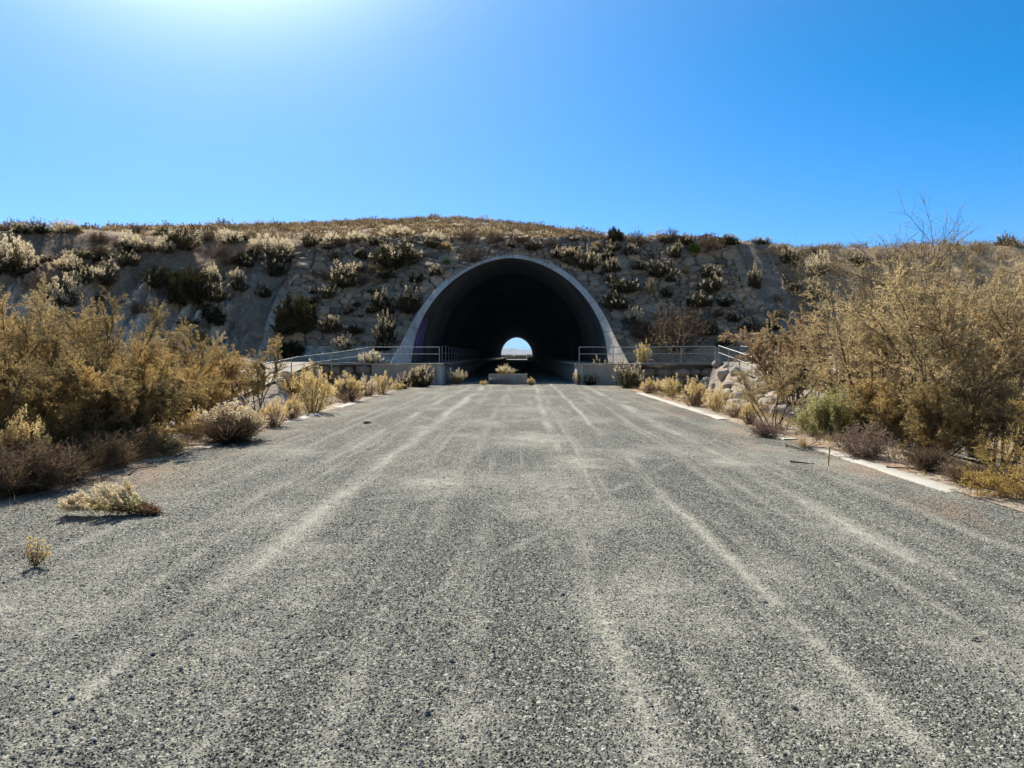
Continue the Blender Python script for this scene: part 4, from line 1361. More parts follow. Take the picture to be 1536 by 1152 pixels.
# ------------------------------------------------------------------ shrubs on the stone slope, left of the arch
sh = shrub
G_S = 'shrubs growing between the pitched stones'
for row in [
    ('dark', 592, 402, 88, 46, 'broad dark shrub with a cream plumed top overhanging the stones left of the arch'),
    ('dry', 709, 394, 46, 28, 'round grey brown dry bush touching the arch rim left of its crown'),
    ('plume', 655, 416, 30, 22, 'small plumed shrub close to the left shoulder of the arch rim'),
    ('fresh', 670, 398, 18, 9, 'tiny green tuft among pale stones above the left arch shoulder'),
    ('plume', 518, 430, 62, 36, 'bushy cream tipped shrub high on the left stones below the broad dark shrub'),
    ('plume', 492, 449, 34, 18, 'low cream tipped shrub just under the bushy one on the left stones'),
    ('dry', 470, 416, 42, 14, 'flat brownish mat of dry shrub near the left top of the stones'),
    ('dry', 501, 392, 26, 18, 'small grey dry shrub near the crest of the left stones'),
    ('dark', 580, 419, 34, 16, 'flat dark cushion shrub midway up under the broad dark shrub'),
    ('plume', 573, 463, 48, 30, 'cream tipped shrub in the middle of the left stones'),
    ('dark', 613, 467, 48, 38, 'dark shrub with scattered tips beside the left arch flank at mid height'),
    ('dark', 626, 424, 34, 16, 'low dark shrub beside the left arch shoulder'),
    ('evergreen', 444, 500, 78, 60, 'large round dark green bush low on the left stones'),
    ('plume', 495, 501, 44, 26, 'low cream tipped shrub spreading right of the large round green bush'),
    ('plume', 519, 473, 15, 16, 'tiny grey plumed tuft alone between stones left of the arch'),
    ('plume', 579, 516, 44, 44, 'upright cream and brown shrub low beside the left arch flank'),
    ('dark', 572, 528, 36, 16, 'dark low shrub under the upright cream and brown one'),
    ('white', 519, 528, 42, 22, 'bright cream cushion shrub just above the left handrail'),
    ('evergreen', 437, 537, 44, 26, 'low dark bush at the foot of the left stones behind the tamarisk tips'),
    ('white', 556, 546, 34, 18, 'pale plumed shrub standing behind the left handrail posts'),
    ('dark', 410, 415, 40, 30, 'dark shrub in the left drainage channel'),
    ('plume', 470, 441, 26, 14, 'small pale tipped shrub at left end of the upper stones'),
    # right of the arch
    ('plume', 855, 390, 36, 22, 'cream tipped shrub right of the arch crown, upper of a pair'),
    ('plume', 881, 404, 40, 30, 'cream tipped shrub right of the arch crown, lower of a pair'),
    ('plume', 919, 408, 34, 24, 'bushy plumed shrub on the right stones beyond the pair by the crown'),
    ('plume', 946, 384, 28, 20, 'pale plumed shrub just under the right crest near the brown skyline bush'),
    ('fresh', 1041, 380, 20, 17, 'bright fresh green bush high on the right stones'),
    ('plume', 1014, 388, 24, 22, 'pinkish cream plumed shrub left of the bright green bush'),
    ('plume', 960, 406, 30, 17, 'low blond plumed shrub at the left end of the dark band on right stones'),
    ('dark', 990, 416, 50, 26, 'wide dark shrub in the middle of the upper right stones'),
    ('dark', 1003, 424, 28, 16, 'dark shrub with white specks hanging under the wide dark one'),
    ('olive', 1029, 410, 13, 16, 'small grey green tuft alone beside a pale square stone on the right'),
    ('plume', 1066, 419, 40, 22, 'brown plumed shrub upper of two near the right channel'),
    ('plume', 1067, 440, 42, 24, 'pale tipped shrub lower of two near the right channel'),
    ('dark', 935, 440, 56, 24, 'long dark shrub with pale rim on the right stones above the rust bush'),
    ('blond', 976, 442, 32, 26, 'blond grass tussock shining on the right stones'),
    ('dark', 1000, 446, 22, 18, 'dark tuft tucked right of the blond tussock'),
    ('dark', 926, 464, 54, 26, 'brown dark shrub beside the right arch flank'),
    ('white', 950, 486, 34, 24, 'cream plumed branch spreading sideways right of the arch flank'),
    ('dark', 1050, 462, 46, 22, 'dark shrub with cream tips above the big dry bush'),
    ('dark', 1086, 462, 38, 18, 'flat dark shrub between big dry bush and right channel'),
    ('dry', 1012, 526, 104, 74, 'big leafless grey brown bush at the foot of the right stones'),
    ('dry', 960, 508, 44, 34, 'dry brown bush between the arch flank and the big leafless bush'),
    ('dark', 915, 424, 22, 12, 'small dark cushion on the right stones near the arch shoulder'),
    ('plume', 1133, 434, 28, 38, 'tall plumed shrub standing right of the right drainage channel'),
    ('dark', 1122, 500, 28, 20, 'dark shrub with one white tip low in the right channel'),
    ('dry', 1045, 500, 40, 26, 'brown twiggy shrub on ochre stones right of the big leafless bush'),
]:
    sh(row[0], *row[1:5], row[5], group=G_S)

# crest and skyline shrubs
G_C = 'shrubs along the crest of the slope'
for row in [
    ('evergreen', 922, 364, 30, 24, 'dark green bush on the skyline right of the arch'),
    ('dry', 955, 368, 34, 26, 'reddish brown bush on the skyline next to the dark green one'),
    ('dry', 1008, 364, 30, 24, 'purple brown twiggy bush on the right skyline'),
    ('dark', 1030, 366, 30, 16, 'low dark bush on the skyline between two brown twiggy ones'),
    ('dry', 1062, 378, 50, 34, 'largest brown dry bush on the right skyline'),
    ('dark', 1095, 368, 36, 20, 'olive dark bush at the right end of the stone crest'),
    ('tuft', 900, 362, 24, 14, 'dry brown tuft on the skyline left of the dark green bush'),
    ('tuft', 880, 360, 22, 12, 'blond tuft where the hill meets the right stone crest'),
    ('dry', 825, 372, 26, 16, 'dry brown shrub on the crest right of the arch crown'),
    ('dry', 742, 364, 40, 20, 'feathery tan bush on the crest above the arch crown'),
    ('dry', 784, 366, 26, 16, 'brown shrub on the crest just right of the arch crown'),
    ('dry', 700, 362, 46, 22, 'tan feathery bush on the crest left of the arch crown'),
    ('white', 340, 366, 40, 20, 'cream plumed shrub at the foot of the hill beside the bare saddle'),
    ('white', 392, 380, 48, 26, 'bright cream plumed shrub at the left end of the stone crest'),
    ('white', 420, 384, 44, 26, 'bright cream plumed shrub with dark foot above the left stones'),
    ('dark', 408, 394, 66, 22, 'dark hanging shrub under the bright cream plumes'),
    ('plume', 465, 370, 36, 22, 'cream shrub with green heart on the left stone crest'),
    ('white', 500, 366, 30, 14, 'short cream tuft on crest between green heart shrub and broad dark shrub'),
    ('white', 535, 364, 34, 16, 'cream plumes on the crest left of the broad dark shrub'),
    ('white', 600, 358, 60, 18, 'wide row of cream plumes just above the broad dark shrub'),
    ('white', 650, 362, 34, 16, 'cream shrub on crest between the broad dark shrub and the tan bush'),
    ('dry', 332, 388, 44, 24, 'pinkish brown dry bush on the left saddle'),
    ('dry', 335, 400, 30, 16, 'low dry bush below the pinkish one on the left saddle'),
]:
    sh(row[0], *row[1:5], row[5], group=G_C)

# left bank
G_L = 'shrubs on the chalky left bank'
for row in [
    ('dark', 265, 374, 74, 38, 'large olive bush with bare twigs on the left skyline'),
    ('white', 197, 376, 40, 26, 'pale plumed shrub on the left bank top next to the large olive bush'),
    ('dark', 220, 378, 34, 16, 'dark low shrub between plumed ones on the left bank top'),
    ('white', 247, 381, 34, 22, 'spiky cream shrub right below the large olive bush'),
    ('dry', 146, 366, 40, 24, 'pinkish brown plumed shrub leaning over the left bank edge'),
    ('dark', 55, 350, 46, 22, 'dark shrub on the far left skyline'),
    ('white', 92, 350, 40, 18, 'pale shrub on the far left skyline'),
    ('plume', 30, 350, 40, 18, 'straw coloured shrub at the far left skyline'),
    ('olive', 112, 350, 28, 14, 'small olive shrub on the left skyline'),
    ('dry', 205, 350, 30, 16, 'reddish shrub on the left skyline before the large olive bush'),
    ('white', 15, 412, 66, 46, 'big cream plumed bush on the far left bank'),
    ('dark', 12, 418, 60, 30, 'dark foot of shrub beneath the big cream bush far left'),
    ('dark', 118, 425, 44, 36, 'dark shrub with white flecks at the left gully heads'),
    ('plume', 155, 432, 40, 34, 'dark shrub carrying white plumes in the left gullies'),
    ('evergreen', 240, 440, 60, 34, 'dark green bush hanging at the gully heads, left of a row'),
    ('evergreen', 282, 462, 76, 56, 'largest dark green bush hanging over the chalky gullies'),
    ('dark', 318, 452, 46, 34, 'dark bush right of the largest hanging one over the gullies'),
    ('white', 318, 424, 24, 24, 'white plumed sprig shining above the dark gully bushes'),
    ('white', 353, 425, 26, 18, 'second white plumed sprig nearer to the stone slope'),
    ('dark', 354, 438, 38, 20, 'dark cushion under the sprig nearer the stone slope'),
    ('dark', 395, 446, 34, 22, 'dark shrub at the right end of the left gullies'),
    ('dry', 210, 470, 40, 20, 'dry brown shrub halfway down the left gullies'),
    ('evergreen', 320, 490, 40, 26, 'dark bush low between the chalky ribs'),
    ('olive', 300, 520, 40, 26, 'olive shrub with pale tips at the foot of the gullies'),
    ('dark', 370, 400, 26, 18, 'small dark shrub on the saddle slope left of the channel'),
    ('white', 92, 462, 60, 44, 'creamy white flowering bush rising behind the left tamarisks'),
    ('dry', 60, 440, 60, 30, 'brown dry bush on the far left bank above the tamarisks'),
]:
    sh(row[0], *row[1:5], row[5], group=G_L)

# right bank
G_R = 'shrubs on the rough right bank'
for row in [
    ('plume', 1185, 396, 36, 24, 'straw coloured plumed shrub on the upper right bank'),
    ('white', 1228, 414, 40, 32, 'pinkish cream plumed bush shining on the right bank'),
    ('dry', 1222, 386, 30, 18, 'brown dry shrub above the pinkish cream bush'),
    ('plume', 1224, 448, 40, 32, 'golden plumed bush below the pinkish cream one'),
    ('olive', 1190, 434, 30, 16, 'yellow green cushion on the right bank left of the golden bush'),
    ('tuft', 1160, 400, 28, 14, 'dry tuft on the right bank near the channel top'),
    ('tuft', 1165, 455, 24, 16, 'small straw tuft in the right bank gully'),
    ('olive', 1170, 475, 24, 14, 'small yellow green shrub low in the right bank gully'),
    ('dark', 1140, 368, 40, 14, 'dark scrub on the skyline right of the stone crest'),
    ('tuft', 1180, 372, 30, 10, 'dry scrub on the right bank skyline'),
    ('dark', 1512, 368, 36, 20, 'dark bush alone on the far right skyline'),
    ('tuft', 1430, 374, 30, 14, 'dry tuft on the far right skyline'),
    ('plume', 1290, 400, 40, 22, 'straw shrub on the right bank behind the tamarisk tops'),
    ('tuft', 1145, 385, 26, 14, 'straw tuft right of the channel top'),
    ('tuft', 1205, 372, 26, 12, 'thin dry tuft where right bank skyline dips'),
]:
    sh(row[0], *row[1:5], row[5], group=G_R)

# small cushions filling in between (each of a kind looks the same from the road)
er = random.Random(21)
def extra(x, y, key, W, H, label, group):
    z = float(land(np.array([x]), np.array([y]))[0])
    place(key, (x, y, z - .06), W, H, label, group=group)
done = 0
while done < 95:
    x = er.uniform(-15.4, 15.3); lz = er.uniform(.4, 8.6) ; y = 44.3 + lz * KP; z = ZW + lz
    if abs(x - XC) < float(outer_half(np.array(z))) + .7 and z < 8.9: continue
    if float(fbm(np.array([x * .35]), np.array([lz * .5]), 501, 2)[0]) < .47: continue
    k = er.choices(['dark', 'dry', 'plume', 'tuft', 'olive'], [5, 3, 3, 2, .7])[0]
    W = er.uniform(.45, 1.35)
    extra(x, y, k, W, W * er.uniform(.4, .7), 'small cushion plant rooted between the slope stones, one of many alike', 'small cushion plants between the slope stones')
    done += 1
done = 0
while done < 85:
    x = er.uniform(-36, -17.5); s_ = er.uniform(1.5, 13); y = float(toe(x)) + s_ / float(slope_c(x))
    if float(fbm(np.array([x * .3]), np.array([s_ * .4]), 503, 2)[0]) < .46: continue
    k = er.choices(['dark', 'dry', 'evergreen', 'tuft', 'white'], [5, 3, 2, 3, 1.2])[0]
    W = er.uniform(.5, 1.7)
    extra(x, y, k, W, W * er.uniform(.4, .65), 'small scrub plant clinging to the left bank, one of many alike', 'small scrub plants on the left bank')
    done += 1

def clump(mb, r, x, y, yr=None, smin=.35, smax=1.0):
    """bushy clumps, pale tips over a dark foot"""
    n = len(x)
    if y is None: y = r.uniform(yr[0], yr[1], n)
    z = land(x, y); m = 120
    sz = r.uniform(smin, smax, n) * r.uniform(.6, 1.2, n)
    pale = r.uniform(0, 1, n)
    D = r.normal(size=(n * m, 3)); D[:, 2] = np.abs(D[:, 2]); D = unit(D)
    S_ = np.repeat(sz, m)[:, None]
    lump = .6 + .6 * vnoise(D[:, 0] * 2.2 + np.repeat(x, m), D[:, 1] * 2.2 + np.repeat(y, m), 7)[:, None]
    f = r.uniform(.35, 1, (n * m, 1))
    P = np.stack([np.repeat(x, m), np.repeat(y, m), np.repeat(z, m)], 1) + D * S_ * f * lump * np.array([1, 1, .8])
    tone = np.clip(.12 + np.repeat(pale, m) * .9 * (f[:, 0] > .72) * (D[:, 2] > .15) + r.normal(size=n * m) * .10, 0, 1)
    mb.leaves(P, D + r.normal(size=D.shape) * .45 + np.array([0, 0, .4]), S_[:, 0] * r.uniform(.16, .32, n * m), S_[:, 0] * .09, tone)


def hill_scrub():
    r = np.random.default_rng(77)
    n = 6000
    x = r.uniform(-60, 45, n); y = 54 + 58 * r.uniform(0, 1, n)
    yc = toe(x) + 10.6 / slope_c(x)
    k = y > yc + .2
    x, y = x[k], y[k]; n = len(x)
    z = land(x, y)
    mb = MB()
    m = 26
    sz = r.uniform(.25, .75, n)
    tone = r.uniform(0, 1, n)
    P = np.stack([np.repeat(x, m), np.repeat(y, m), np.repeat(z, m)], 1)
    D = r.normal(size=(n * m, 3)); D[:, 2] = np.abs(D[:, 2]) * .9 + .25; D = unit(D)
    s = np.repeat(sz, m)[:, None]
    P = P + D * s * r.uniform(.0, .8, (n * m, 1)) * np.array([1, 1, .75])
    mb.leaves(P, D + r.normal(size=D.shape) * .4, s[:, 0] * .42, s[:, 0] * .13, np.clip(np.repeat(tone, m) * .8 + r.normal(size=n * m) * .12, 0, 1))
    clump(mb, r, r.uniform(-40, 16, 420), None, (57, 101))
    mt = leaf_mat('hill_scrub', [(0, (.10, .08, .045)), (.4, (.22, .155, .085)), (.75, (.42, .30, .16)), (1, (.66, .54, .36))], .4)
    tag(obj('dry_scrub', mb.mesh('scrub', mt)), 'dry tan scrub covering the top of the hill', 'scrub', kind='stuff')


hill_scrub()


def bank_scrub():
    """sparse dry grass on the right bank and on the verges"""
    r = np.random.default_rng(78)
    mb = MB()
    def tufts(x, y, smin, smax, m, lo):
        n = len(x); z = land(x, y)
        sz = r.uniform(smin, smax, n); tone = np.clip(lo + r.uniform(-.35, .35, n), 0, 1)
        P = np.stack([np.repeat(x, m), np.repeat(y, m), np.repeat(z, m)], 1) + r.normal(size=(n * m, 3)) * np.repeat(sz, m)[:, None] * np.array([.28, .28, 0])
        D = r.normal(size=(n * m, 3)) * .55; D[:, 2] = np.abs(D[:, 2]) + .6
        mb.leaves(P, D, np.repeat(sz, m) * r.uniform(.4, 1.1, n * m), np.repeat(sz, m) * .035 + .004, np.clip(np.repeat(tone, m) + r.normal(size=n * m) * .1, 0, 1))
    n = 3200
    x = r.uniform(17, 50, n); y = toe(x) + r.uniform(0, 14, n); tufts(x, y, .2, .7, 22, .5)
    xx_ = r.uniform(17.5, 38, 120); clump(mb, r, xx_, toe(xx_) + r.uniform(1.5, 14, 120), None, .25, .7)
    n = 1300
    s = r.choice([-1, 1], n); x = -.17 + s * (5.6 + np.abs(r.normal(size=n)) * 1.7); y = r.uniform(5, 41, n); tufts(x, y, .06, .28, 18, .5)
    n = 500
    x = r.uniform(-45, -18, n); y = toe(x) + r.uniform(5, 14, n); tufts(x, y, .15, .4, 16, .35)
    n = 120
    x = r.uniform(7, 13, n) * r.choice([-1, 1], n); y = r.uniform(43, 45.5, n); tufts(x, y, .1, .3, 16, .6)
    mt = leaf_mat('dry_grass', [(0, (.16, .11, .06)), (.4, (.30, .22, .12)), (.75, (.46, .36, .20)), (1, (.62, .52, .32))], .4)
    tag(obj('dry_grass', mb.mesh('grass', mt)), 'thin dry grass and litter on the verges and the right bank', 'grass', kind='stuff')


bank_scrub()


# ------------------------------------------------------------------ tamarisks
def tam(u, v, y, label, mat, key=None, name='tamarisk', group='tamarisks beside the road', Hpx=None, **kw):
    """foot at pixel column u at depth y; v only when y is None"""
    d = pix_ray(u, 576)
    x = d[0] * y
    z = float(land(np.array([x]), np.array([y]))[0])
    top = at(u, Hpx, y)[2]
    H = max(.8, (top - z)) / 1.2
    if not kw.get('bare') and mat != 'gold':
        q = 1.35 if u > 1200 else 2.0
        kw['nlf'] = int(kw.get('nlf', 34) * q); kw['leafW'] = kw.get('leafW', .012) * (1.3 if u > 1200 else 1.0); kw['leafL'] = kw.get('leafL', .075) * (.9 if u > 1200 else .78)
    st, cr = tamarisk(kw.pop('seed'), H, **kw)
    o = empty(name, (x, y, z)); tag(o, label, 'tamarisk', group)
    obj('trunk', st.mesh('trunk', M['bark']), o)
    if cr.n: obj('crown', cr.mesh('crown', M[mat]), o)
    return o


# left side, near to far
tam(20, 0, 12.5, 'golden brown tamarisk at the left picture edge', 'tamarisk', seed=1, Hpx=425, nst=9, nbr=14, ntw=9, nlf=34, leafW=.010, spread=1.1)
tam(-70, 0, 10.5, 'tamarisk cut by the left picture edge behind dead brush', 'tamarisk', seed=12, Hpx=440, nst=8, nbr=12, ntw=8, nlf=32, leafW=.010)
tam(125, 0, 13.5, 'golden tamarisk with a dark leaning trunk left of the road', 'tamarisk', seed=2, Hpx=432, nst=8, nbr=14, ntw=9, nlf=36, leafW=.010)
tam(60, 0, 16.0, 'olive tamarisk behind the golden pair on the left', 'tamarisk_green', seed=3, Hpx=425, nst=8, nbr=13, ntw=8, nlf=34, leafW=.012)
tam(235, 0, 16.5, 'smaller orange tamarisk with several thin dark stems on the left', 'tamarisk', seed=4, Hpx=488, nst=7, nbr=12, ntw=8, nlf=34, leafW=.011, low=.25)
tam(185, 0, 19.0, 'olive gold tamarisk filling the gap behind the left trunks', 'tamarisk_green', seed=5, Hpx=475, nst=7, nbr=12, ntw=8, nlf=34, leafW=.013)
tam(330, 0, 20.0, 'feathery tamarisk before the bright path on the left', 'tamarisk', seed=6, Hpx=510, nst=7, nbr=11, ntw=8, nlf=32, leafW=.013, low=.3)
tam(385, 0, 24.0, 'last tamarisk on the left with wispy top before the dark round bush', 'tamarisk', seed=7, Hpx=500, nst=6, nbr=10, ntw=7, nlf=30, leafW=.014, low=.3)
tam(285, 0, 25.0, 'olive tamarisk far back beside the left ramp', 'tamarisk_green', seed=8, Hpx=500, nst=7, nbr=11, ntw=7, nlf=32, leafW=.016)
tam(440, 0, 28.0, 'thin bare tamarisk beside the left handrail bend', 'tamarisk', seed=9, Hpx=545, nst=5, nbr=8, ntw=6, nlf=24, leafW=.014, low=.3)
tam(165, 0, 12.3, 'low feathery tamarisk right of the left leaning trunk, above the dead brush', 'tamarisk', seed=13, Hpx=535, nst=9, nbr=12, ntw=9, nlf=30, leafW=.010, spread=1.4, low=.1)
tam(75, 0, 11.6, 'low tamarisk behind the tall cream headed weed', 'tamarisk', seed=14, Hpx=505, nst=9, nbr=12, ntw=9, nlf=30, leafW=.010, spread=1.4, low=.1)
tam(285, 0, 17.5, 'low olive gold tamarisk left of the feathery one', 'tamarisk', seed=15, Hpx=545, nst=8, nbr=11, ntw=8, nlf=28, leafW=.011, spread=1.3, low=.12)
tam(215, 0, 14.3, 'rounded golden tamarisk in the middle of the left mass', 'tamarisk', seed=16, Hpx=505, nst=9, nbr=12, ntw=9, nlf=30, leafW=.010, spread=1.2, low=.12)
# right side
tam(1500, 0, 14.0, 'tall dense olive tamarisk at the right picture edge', 'tamarisk_green', seed=21, Hpx=372, nst=10, nbr=15, ntw=10, nlf=36, leafW=.011, spread=1.1)
tam(1400, 0, 15.5, 'tall olive tamarisk with grey trunks standing in the right mass', 'tamarisk_green', seed=22, Hpx=385, nst=9, nbr=14, ntw=10, nlf=36, leafW=.011, spread=1.1, low=.22)
tam(1320, 0, 18.0, 'open tamarisk with many dark upright branches right of the green bush', 'tamarisk_green', seed=23, Hpx=400, nst=11, nbr=13, ntw=8, nlf=26, leafW=.012, low=.3)
tam(1318, 0, 19.5, 'bare wispy tamarisk reaching above the right skyline', 'tamarisk_green', seed=24, Hpx=285, nst=7, nbr=18, ntw=10, nlf=10, leafW=.010, bare=.6, low=.6, spread=.3, thick=.36)
tam(1465, 0, 19.0, 'tamarisk with wispy top in the back of the right mass', 'tamarisk_green', seed=25, Hpx=372, nst=8, nbr=12, ntw=8, nlf=34, leafW=.013)
tam(1545, 0, 19.0, 'olive tamarisk cut by the right picture edge behind the dense one', 'tamarisk_green', seed=29, Hpx=362, nst=8, nbr=12, ntw=8, nlf=34, leafW=.013)
tam(1260, 0, 24.0, 'olive tamarisk behind the light green bush', 'tamarisk_green', seed=26, Hpx=425, nst=9, nbr=12, ntw=8, nlf=34, leafW=.015)
tam(1190, 0, 29.0, 'dense rusty orange bush above the right ramp rails', 'rust', seed=27, Hpx=468, nst=11, nbr=14, ntw=9, nlf=36, leafW=.020, leafL=.09, spread=1.3, low=.2)
tam(1160, 0, 17.0, 'young open tamarisk with forked grey stems beside the kerb', 'tamarisk_green', seed=28, Hpx=520, nst=6, nbr=8, ntw=6, nlf=20, leafW=.010, low=.45, spread=1.2)
tam(1400, 0, 12.5, 'low golden orange tamarisk in front of the right trunks', 'tamarisk', seed=30, Hpx=560, nst=8, nbr=11, ntw=8, nlf=34, leafW=.009, spread=1.4)
tam(1590, 0, 9.8, 'golden yellow tamarisk at the right picture edge nearest the camera', 'gold', seed=31, Hpx=585, nst=7, nbr=11, ntw=7, nlf=30, leafW=.006, leafL=.06, spread=1.5)
tam(1330, 0, 14.8, 'orange brown low tamarisk left of the grey trunks', 'tamarisk', seed=32, Hpx=565, nst=8, nbr=10, ntw=8, nlf=32, leafW=.010, spread=1.3)


tam(1570, 0, 8.8, 'golden tamarisk branch lying out over the gravel at the right edge', 'gold', seed=33, Hpx=625, nst=5, nbr=9, ntw=6, nlf=30, leafW=.006, leafL=.055, spread=.6, lean=(-1.9, -.4), low=.1)

# ------------------------------------------------------------------ roadside bushes and weeds
def side(key, u, v, w, h, label, zref=0.0, **kw):
    p = on_road(u, v, zref)
    d = p[1] / FPX
    g = float(land(np.array([p[0]]), np.array([p[1]]))[0]) if abs(p[0] + .17) > 5.6 else 0.0
    q = 1.1 if key in ('weed', 'plume') else 1.0
    return place(key, (p[0], p[1], min(g, .02) - .02), w * d * q, h * d * (.92 if key == 'weed' else 1.05), label, **kw)


G_W = 'weeds along the road edges'
W_ = dict(name='weed', cat='weed', group=G_W)
for row in [
    ('lightgreen', 1240, 652, 120, 78, 'rounded light green bush beside the right kerb', dict(name='bush', cat='bush')),
    ('pinkdead', 1295, 686, 100, 58, 'pinkish brown leafless bush right of the light green one', dict(name='dead_bush', cat='bush')),
    ('dead', 1390, 706, 90, 40, 'dark dry undergrowth clump below the right trunks', dict(name='dead_bush', cat='bush')),
    ('pinkdead', 1150, 655, 60, 30, 'low dry brown brush at the foot of the young open tamarisk', dict(name='dead_bush', cat='bush')),
    ('dead', 60, 735, 140, 80, 'dark heap of dead stems at the left road edge', dict(name='dead_bush', cat='bush', variant=0)),
    ('dead', 150, 705, 110, 60, 'dark brown dead brush under the left leaning trunk', dict(name='dead_bush', cat='bush', variant=1)),
    ('dead', -20, 750, 120, 85, 'dead brown brush cut by the left picture edge', dict(name='dead_bush', cat='bush', variant=2)),
    ('dead', 205, 690, 70, 50, 'thin brown dead brush at the right end of the left heap', dict(name='dead_bush', cat='bush')),
    ('reed', 20, 742, 130, 70, 'dark straw reeds at the left picture edge in front of the dead brush', dict(name='reeds', cat='reeds', variant=0)),
    ('reed', 105, 722, 110, 70, 'dark straw reeds mixed into the left dead brush', dict(name='reeds', cat='reeds', variant=1)),
    ('reed', 175, 700, 80, 50, 'thin dark reeds under the left leaning trunk', dict(name='reeds', cat='reeds', variant=0)),
    ('reed', 340, 664, 120, 44, 'dark red brown stems below the broad cream headed weed', dict(name='reeds', cat='reeds', variant=1)),
    ('weed', 30, 712, 80, 95, 'tall cream headed weed rising from the dark dead heap', dict(variant=3, **W_)),
    ('weed', 95, 690, 60, 80, 'cream headed weed behind the dark dead heap', dict(variant=1, **W_)),
    ('olive', 235, 682, 90, 40, 'low olive gold bush spreading beside the left dead brush', dict(name='bush', cat='bush')),
    ('dead', 345, 662, 120, 50, 'dark red brown weed clump by the left road edge', dict(name='dead_bush', cat='bush')),
    ('weed', 352, 660, 110, 66, 'broad dark stemmed weed with cream heads by the left road edge', dict(variant=1, **W_)),
    ('weed', 295, 658, 36, 50, 'bright cream weed left of the broad dark stemmed one', dict(variant=2, **W_)),
    ('weed', 410, 640, 50, 42, 'gold weed right of the broad dark stemmed one', dict(variant=3, **W_)),
    ('weed', 468, 619, 76, 80, 'tall yellow weed standing on the left kerb', dict(variant=0, **W_)),
    ('weed', 440, 628, 40, 36, 'small brown weed at the foot of the tall yellow one', dict(variant=3, **W_)),
    ('weed', 524, 602, 56, 42, 'brown weed between tall yellow weed and cream plants', dict(variant=3, **W_)),
    ('weed', 552, 594, 36, 34, 'tan weed behind the left kerb end', dict(variant=1, **W_)),
    ('weed', 574, 591, 36, 36, 'yellow green weed near the left concrete wall', dict(variant=0, **W_)),
    ('weed', 598, 585, 26, 14, 'low yellow weed mat before the left concrete wall', dict(variant=0, **W_)),
    ('plume', 628, 580, 46, 34, 'cream plumed plant leaning on the left concrete wall', dict(name='shrub', cat='shrub', group=G_W)),
    ('plume', 604, 583, 26, 22, 'small cream plumed plant left of the one leaning on the wall', dict(name='shrub', cat='shrub', group=G_W)),
    ('weed', 684, 576, 30, 24, 'round cream weed in the left corner of the tunnel road', dict(variant=2, **W_)),
    ('weed', 726, 578, 14, 9, 'tiny yellow weed at the left end of the barrier block', dict(variant=0, **W_)),
    ('weed', 797, 577.5, 14, 12, 'tiny brown weed at the right end of the barrier block', dict(variant=3, **W_)),
    ('weed', 868, 577, 18, 22, 'reddish weed at the sunlit pier', dict(variant=3, **W_)),
    ('plume', 908, 576, 44, 36, 'dark footed plume plant against the right concrete wall', dict(name='shrub', cat='shrub', group=G_W)),
    ('plume', 886, 577, 24, 20, 'small plume plant between the sunlit pier and the bottle', dict(name='shrub', cat='shrub', group=G_W)),
    ('plume', 945, 582, 42, 36, 'plume plant at the joint of concrete and boulder wall', dict(name='shrub', cat='shrub', group=G_W)),
    ('weed', 975, 590, 36, 24, 'tan weed below the boulder wall', dict(variant=3, **W_)),
    ('weed', 1008, 596, 32, 36, 'upright yellow weed below the boulder wall', dict(variant=0, **W_)),
    ('weed', 1042, 609, 50, 42, 'golden bushy weed on the right kerb', dict(variant=3, **W_)),
    ('weed', 1076, 616, 46, 44, 'golden brown weed right of the golden bushy one', dict(variant=0, **W_)),
    ('weed', 1102, 626, 36, 32, 'pale dry weed beside the young open tamarisk', dict(variant=1, **W_)),
    ('weed', 1125, 636, 34, 40, 'rusty weed at the foot of the forked grey stems', dict(variant=3, **W_)),
    ('weed', 995, 588, 30, 22, 'pale tan weed in front of the big brown boulder', dict(variant=1, **W_)),
    ('blond', 1205, 672, 30, 20, 'dry grass tuft left of the light green bush', dict(name='grass_tuft', cat='grass tuft', group=G_W)),
    ('dead', 1460, 726, 120, 36, 'dark dry undergrowth under the right edge tamarisk', dict(name='dead_bush', cat='bush')),
    ('dead', 550, 635, 16, 5, 'small rusty tuft alone on the left half of the gravel', dict(name='dry_tuft', cat='dry plant')),
]:
    side(*row[:5], row[5], **row[6])

# plants in the barrier trough
place('weed', (BX - .1, BY + .4, .42), 1.35, .62, 'cream plumed plant growing out of the concrete barrier block', variant=2, **W_)
# leafy sapling and bare sapling behind the right handrail
place('weed', hit(965, 545), 1.2, 1.25, 'yellow green leafy sapling behind the right handrail', name='sapling', cat='sapling', variant=0)


def bare_sapling():
    p = at(1019, 553, 42.6); 
    r = np.random.default_rng(5)
    st, lf = MB(), MB()
    for i in range(6):
        d = unit(np.array([r.normal() * .45, r.normal() * .3, 1.0]))
        s = curve_from((r.normal() * .05, 0, -.1), d, r.uniform(2.0, 3.0), 7, r, .0, .14)
        st.tube(s, .02, .006, 5)
        for b in range(9):
            q, dd = sub(s, .3 + .68 * r.uniform())
            br = curve_from(q, unit(dd + r.normal(size=3) * .6), r.uniform(.4, .9), 4, r, .0, .18)
            st.tube(br, .009, .004, 4)
            k = r.integers(0, 4, 3)
            lf.leaves(br[k], r.normal(size=(3, 3)), .09, .05, r.uniform(0, 1, 3))
    o = empty('sapling', (p[0], p[1], ZW)); tag(o, 'thin nearly bare sapling leaning over the right handrail', 'sapling')
    obj('trunk', st.mesh('trunk', M['deadwood']), o); obj('leaves', lf.mesh('leaves', M['yellowleaf']), o)


bare_sapling()


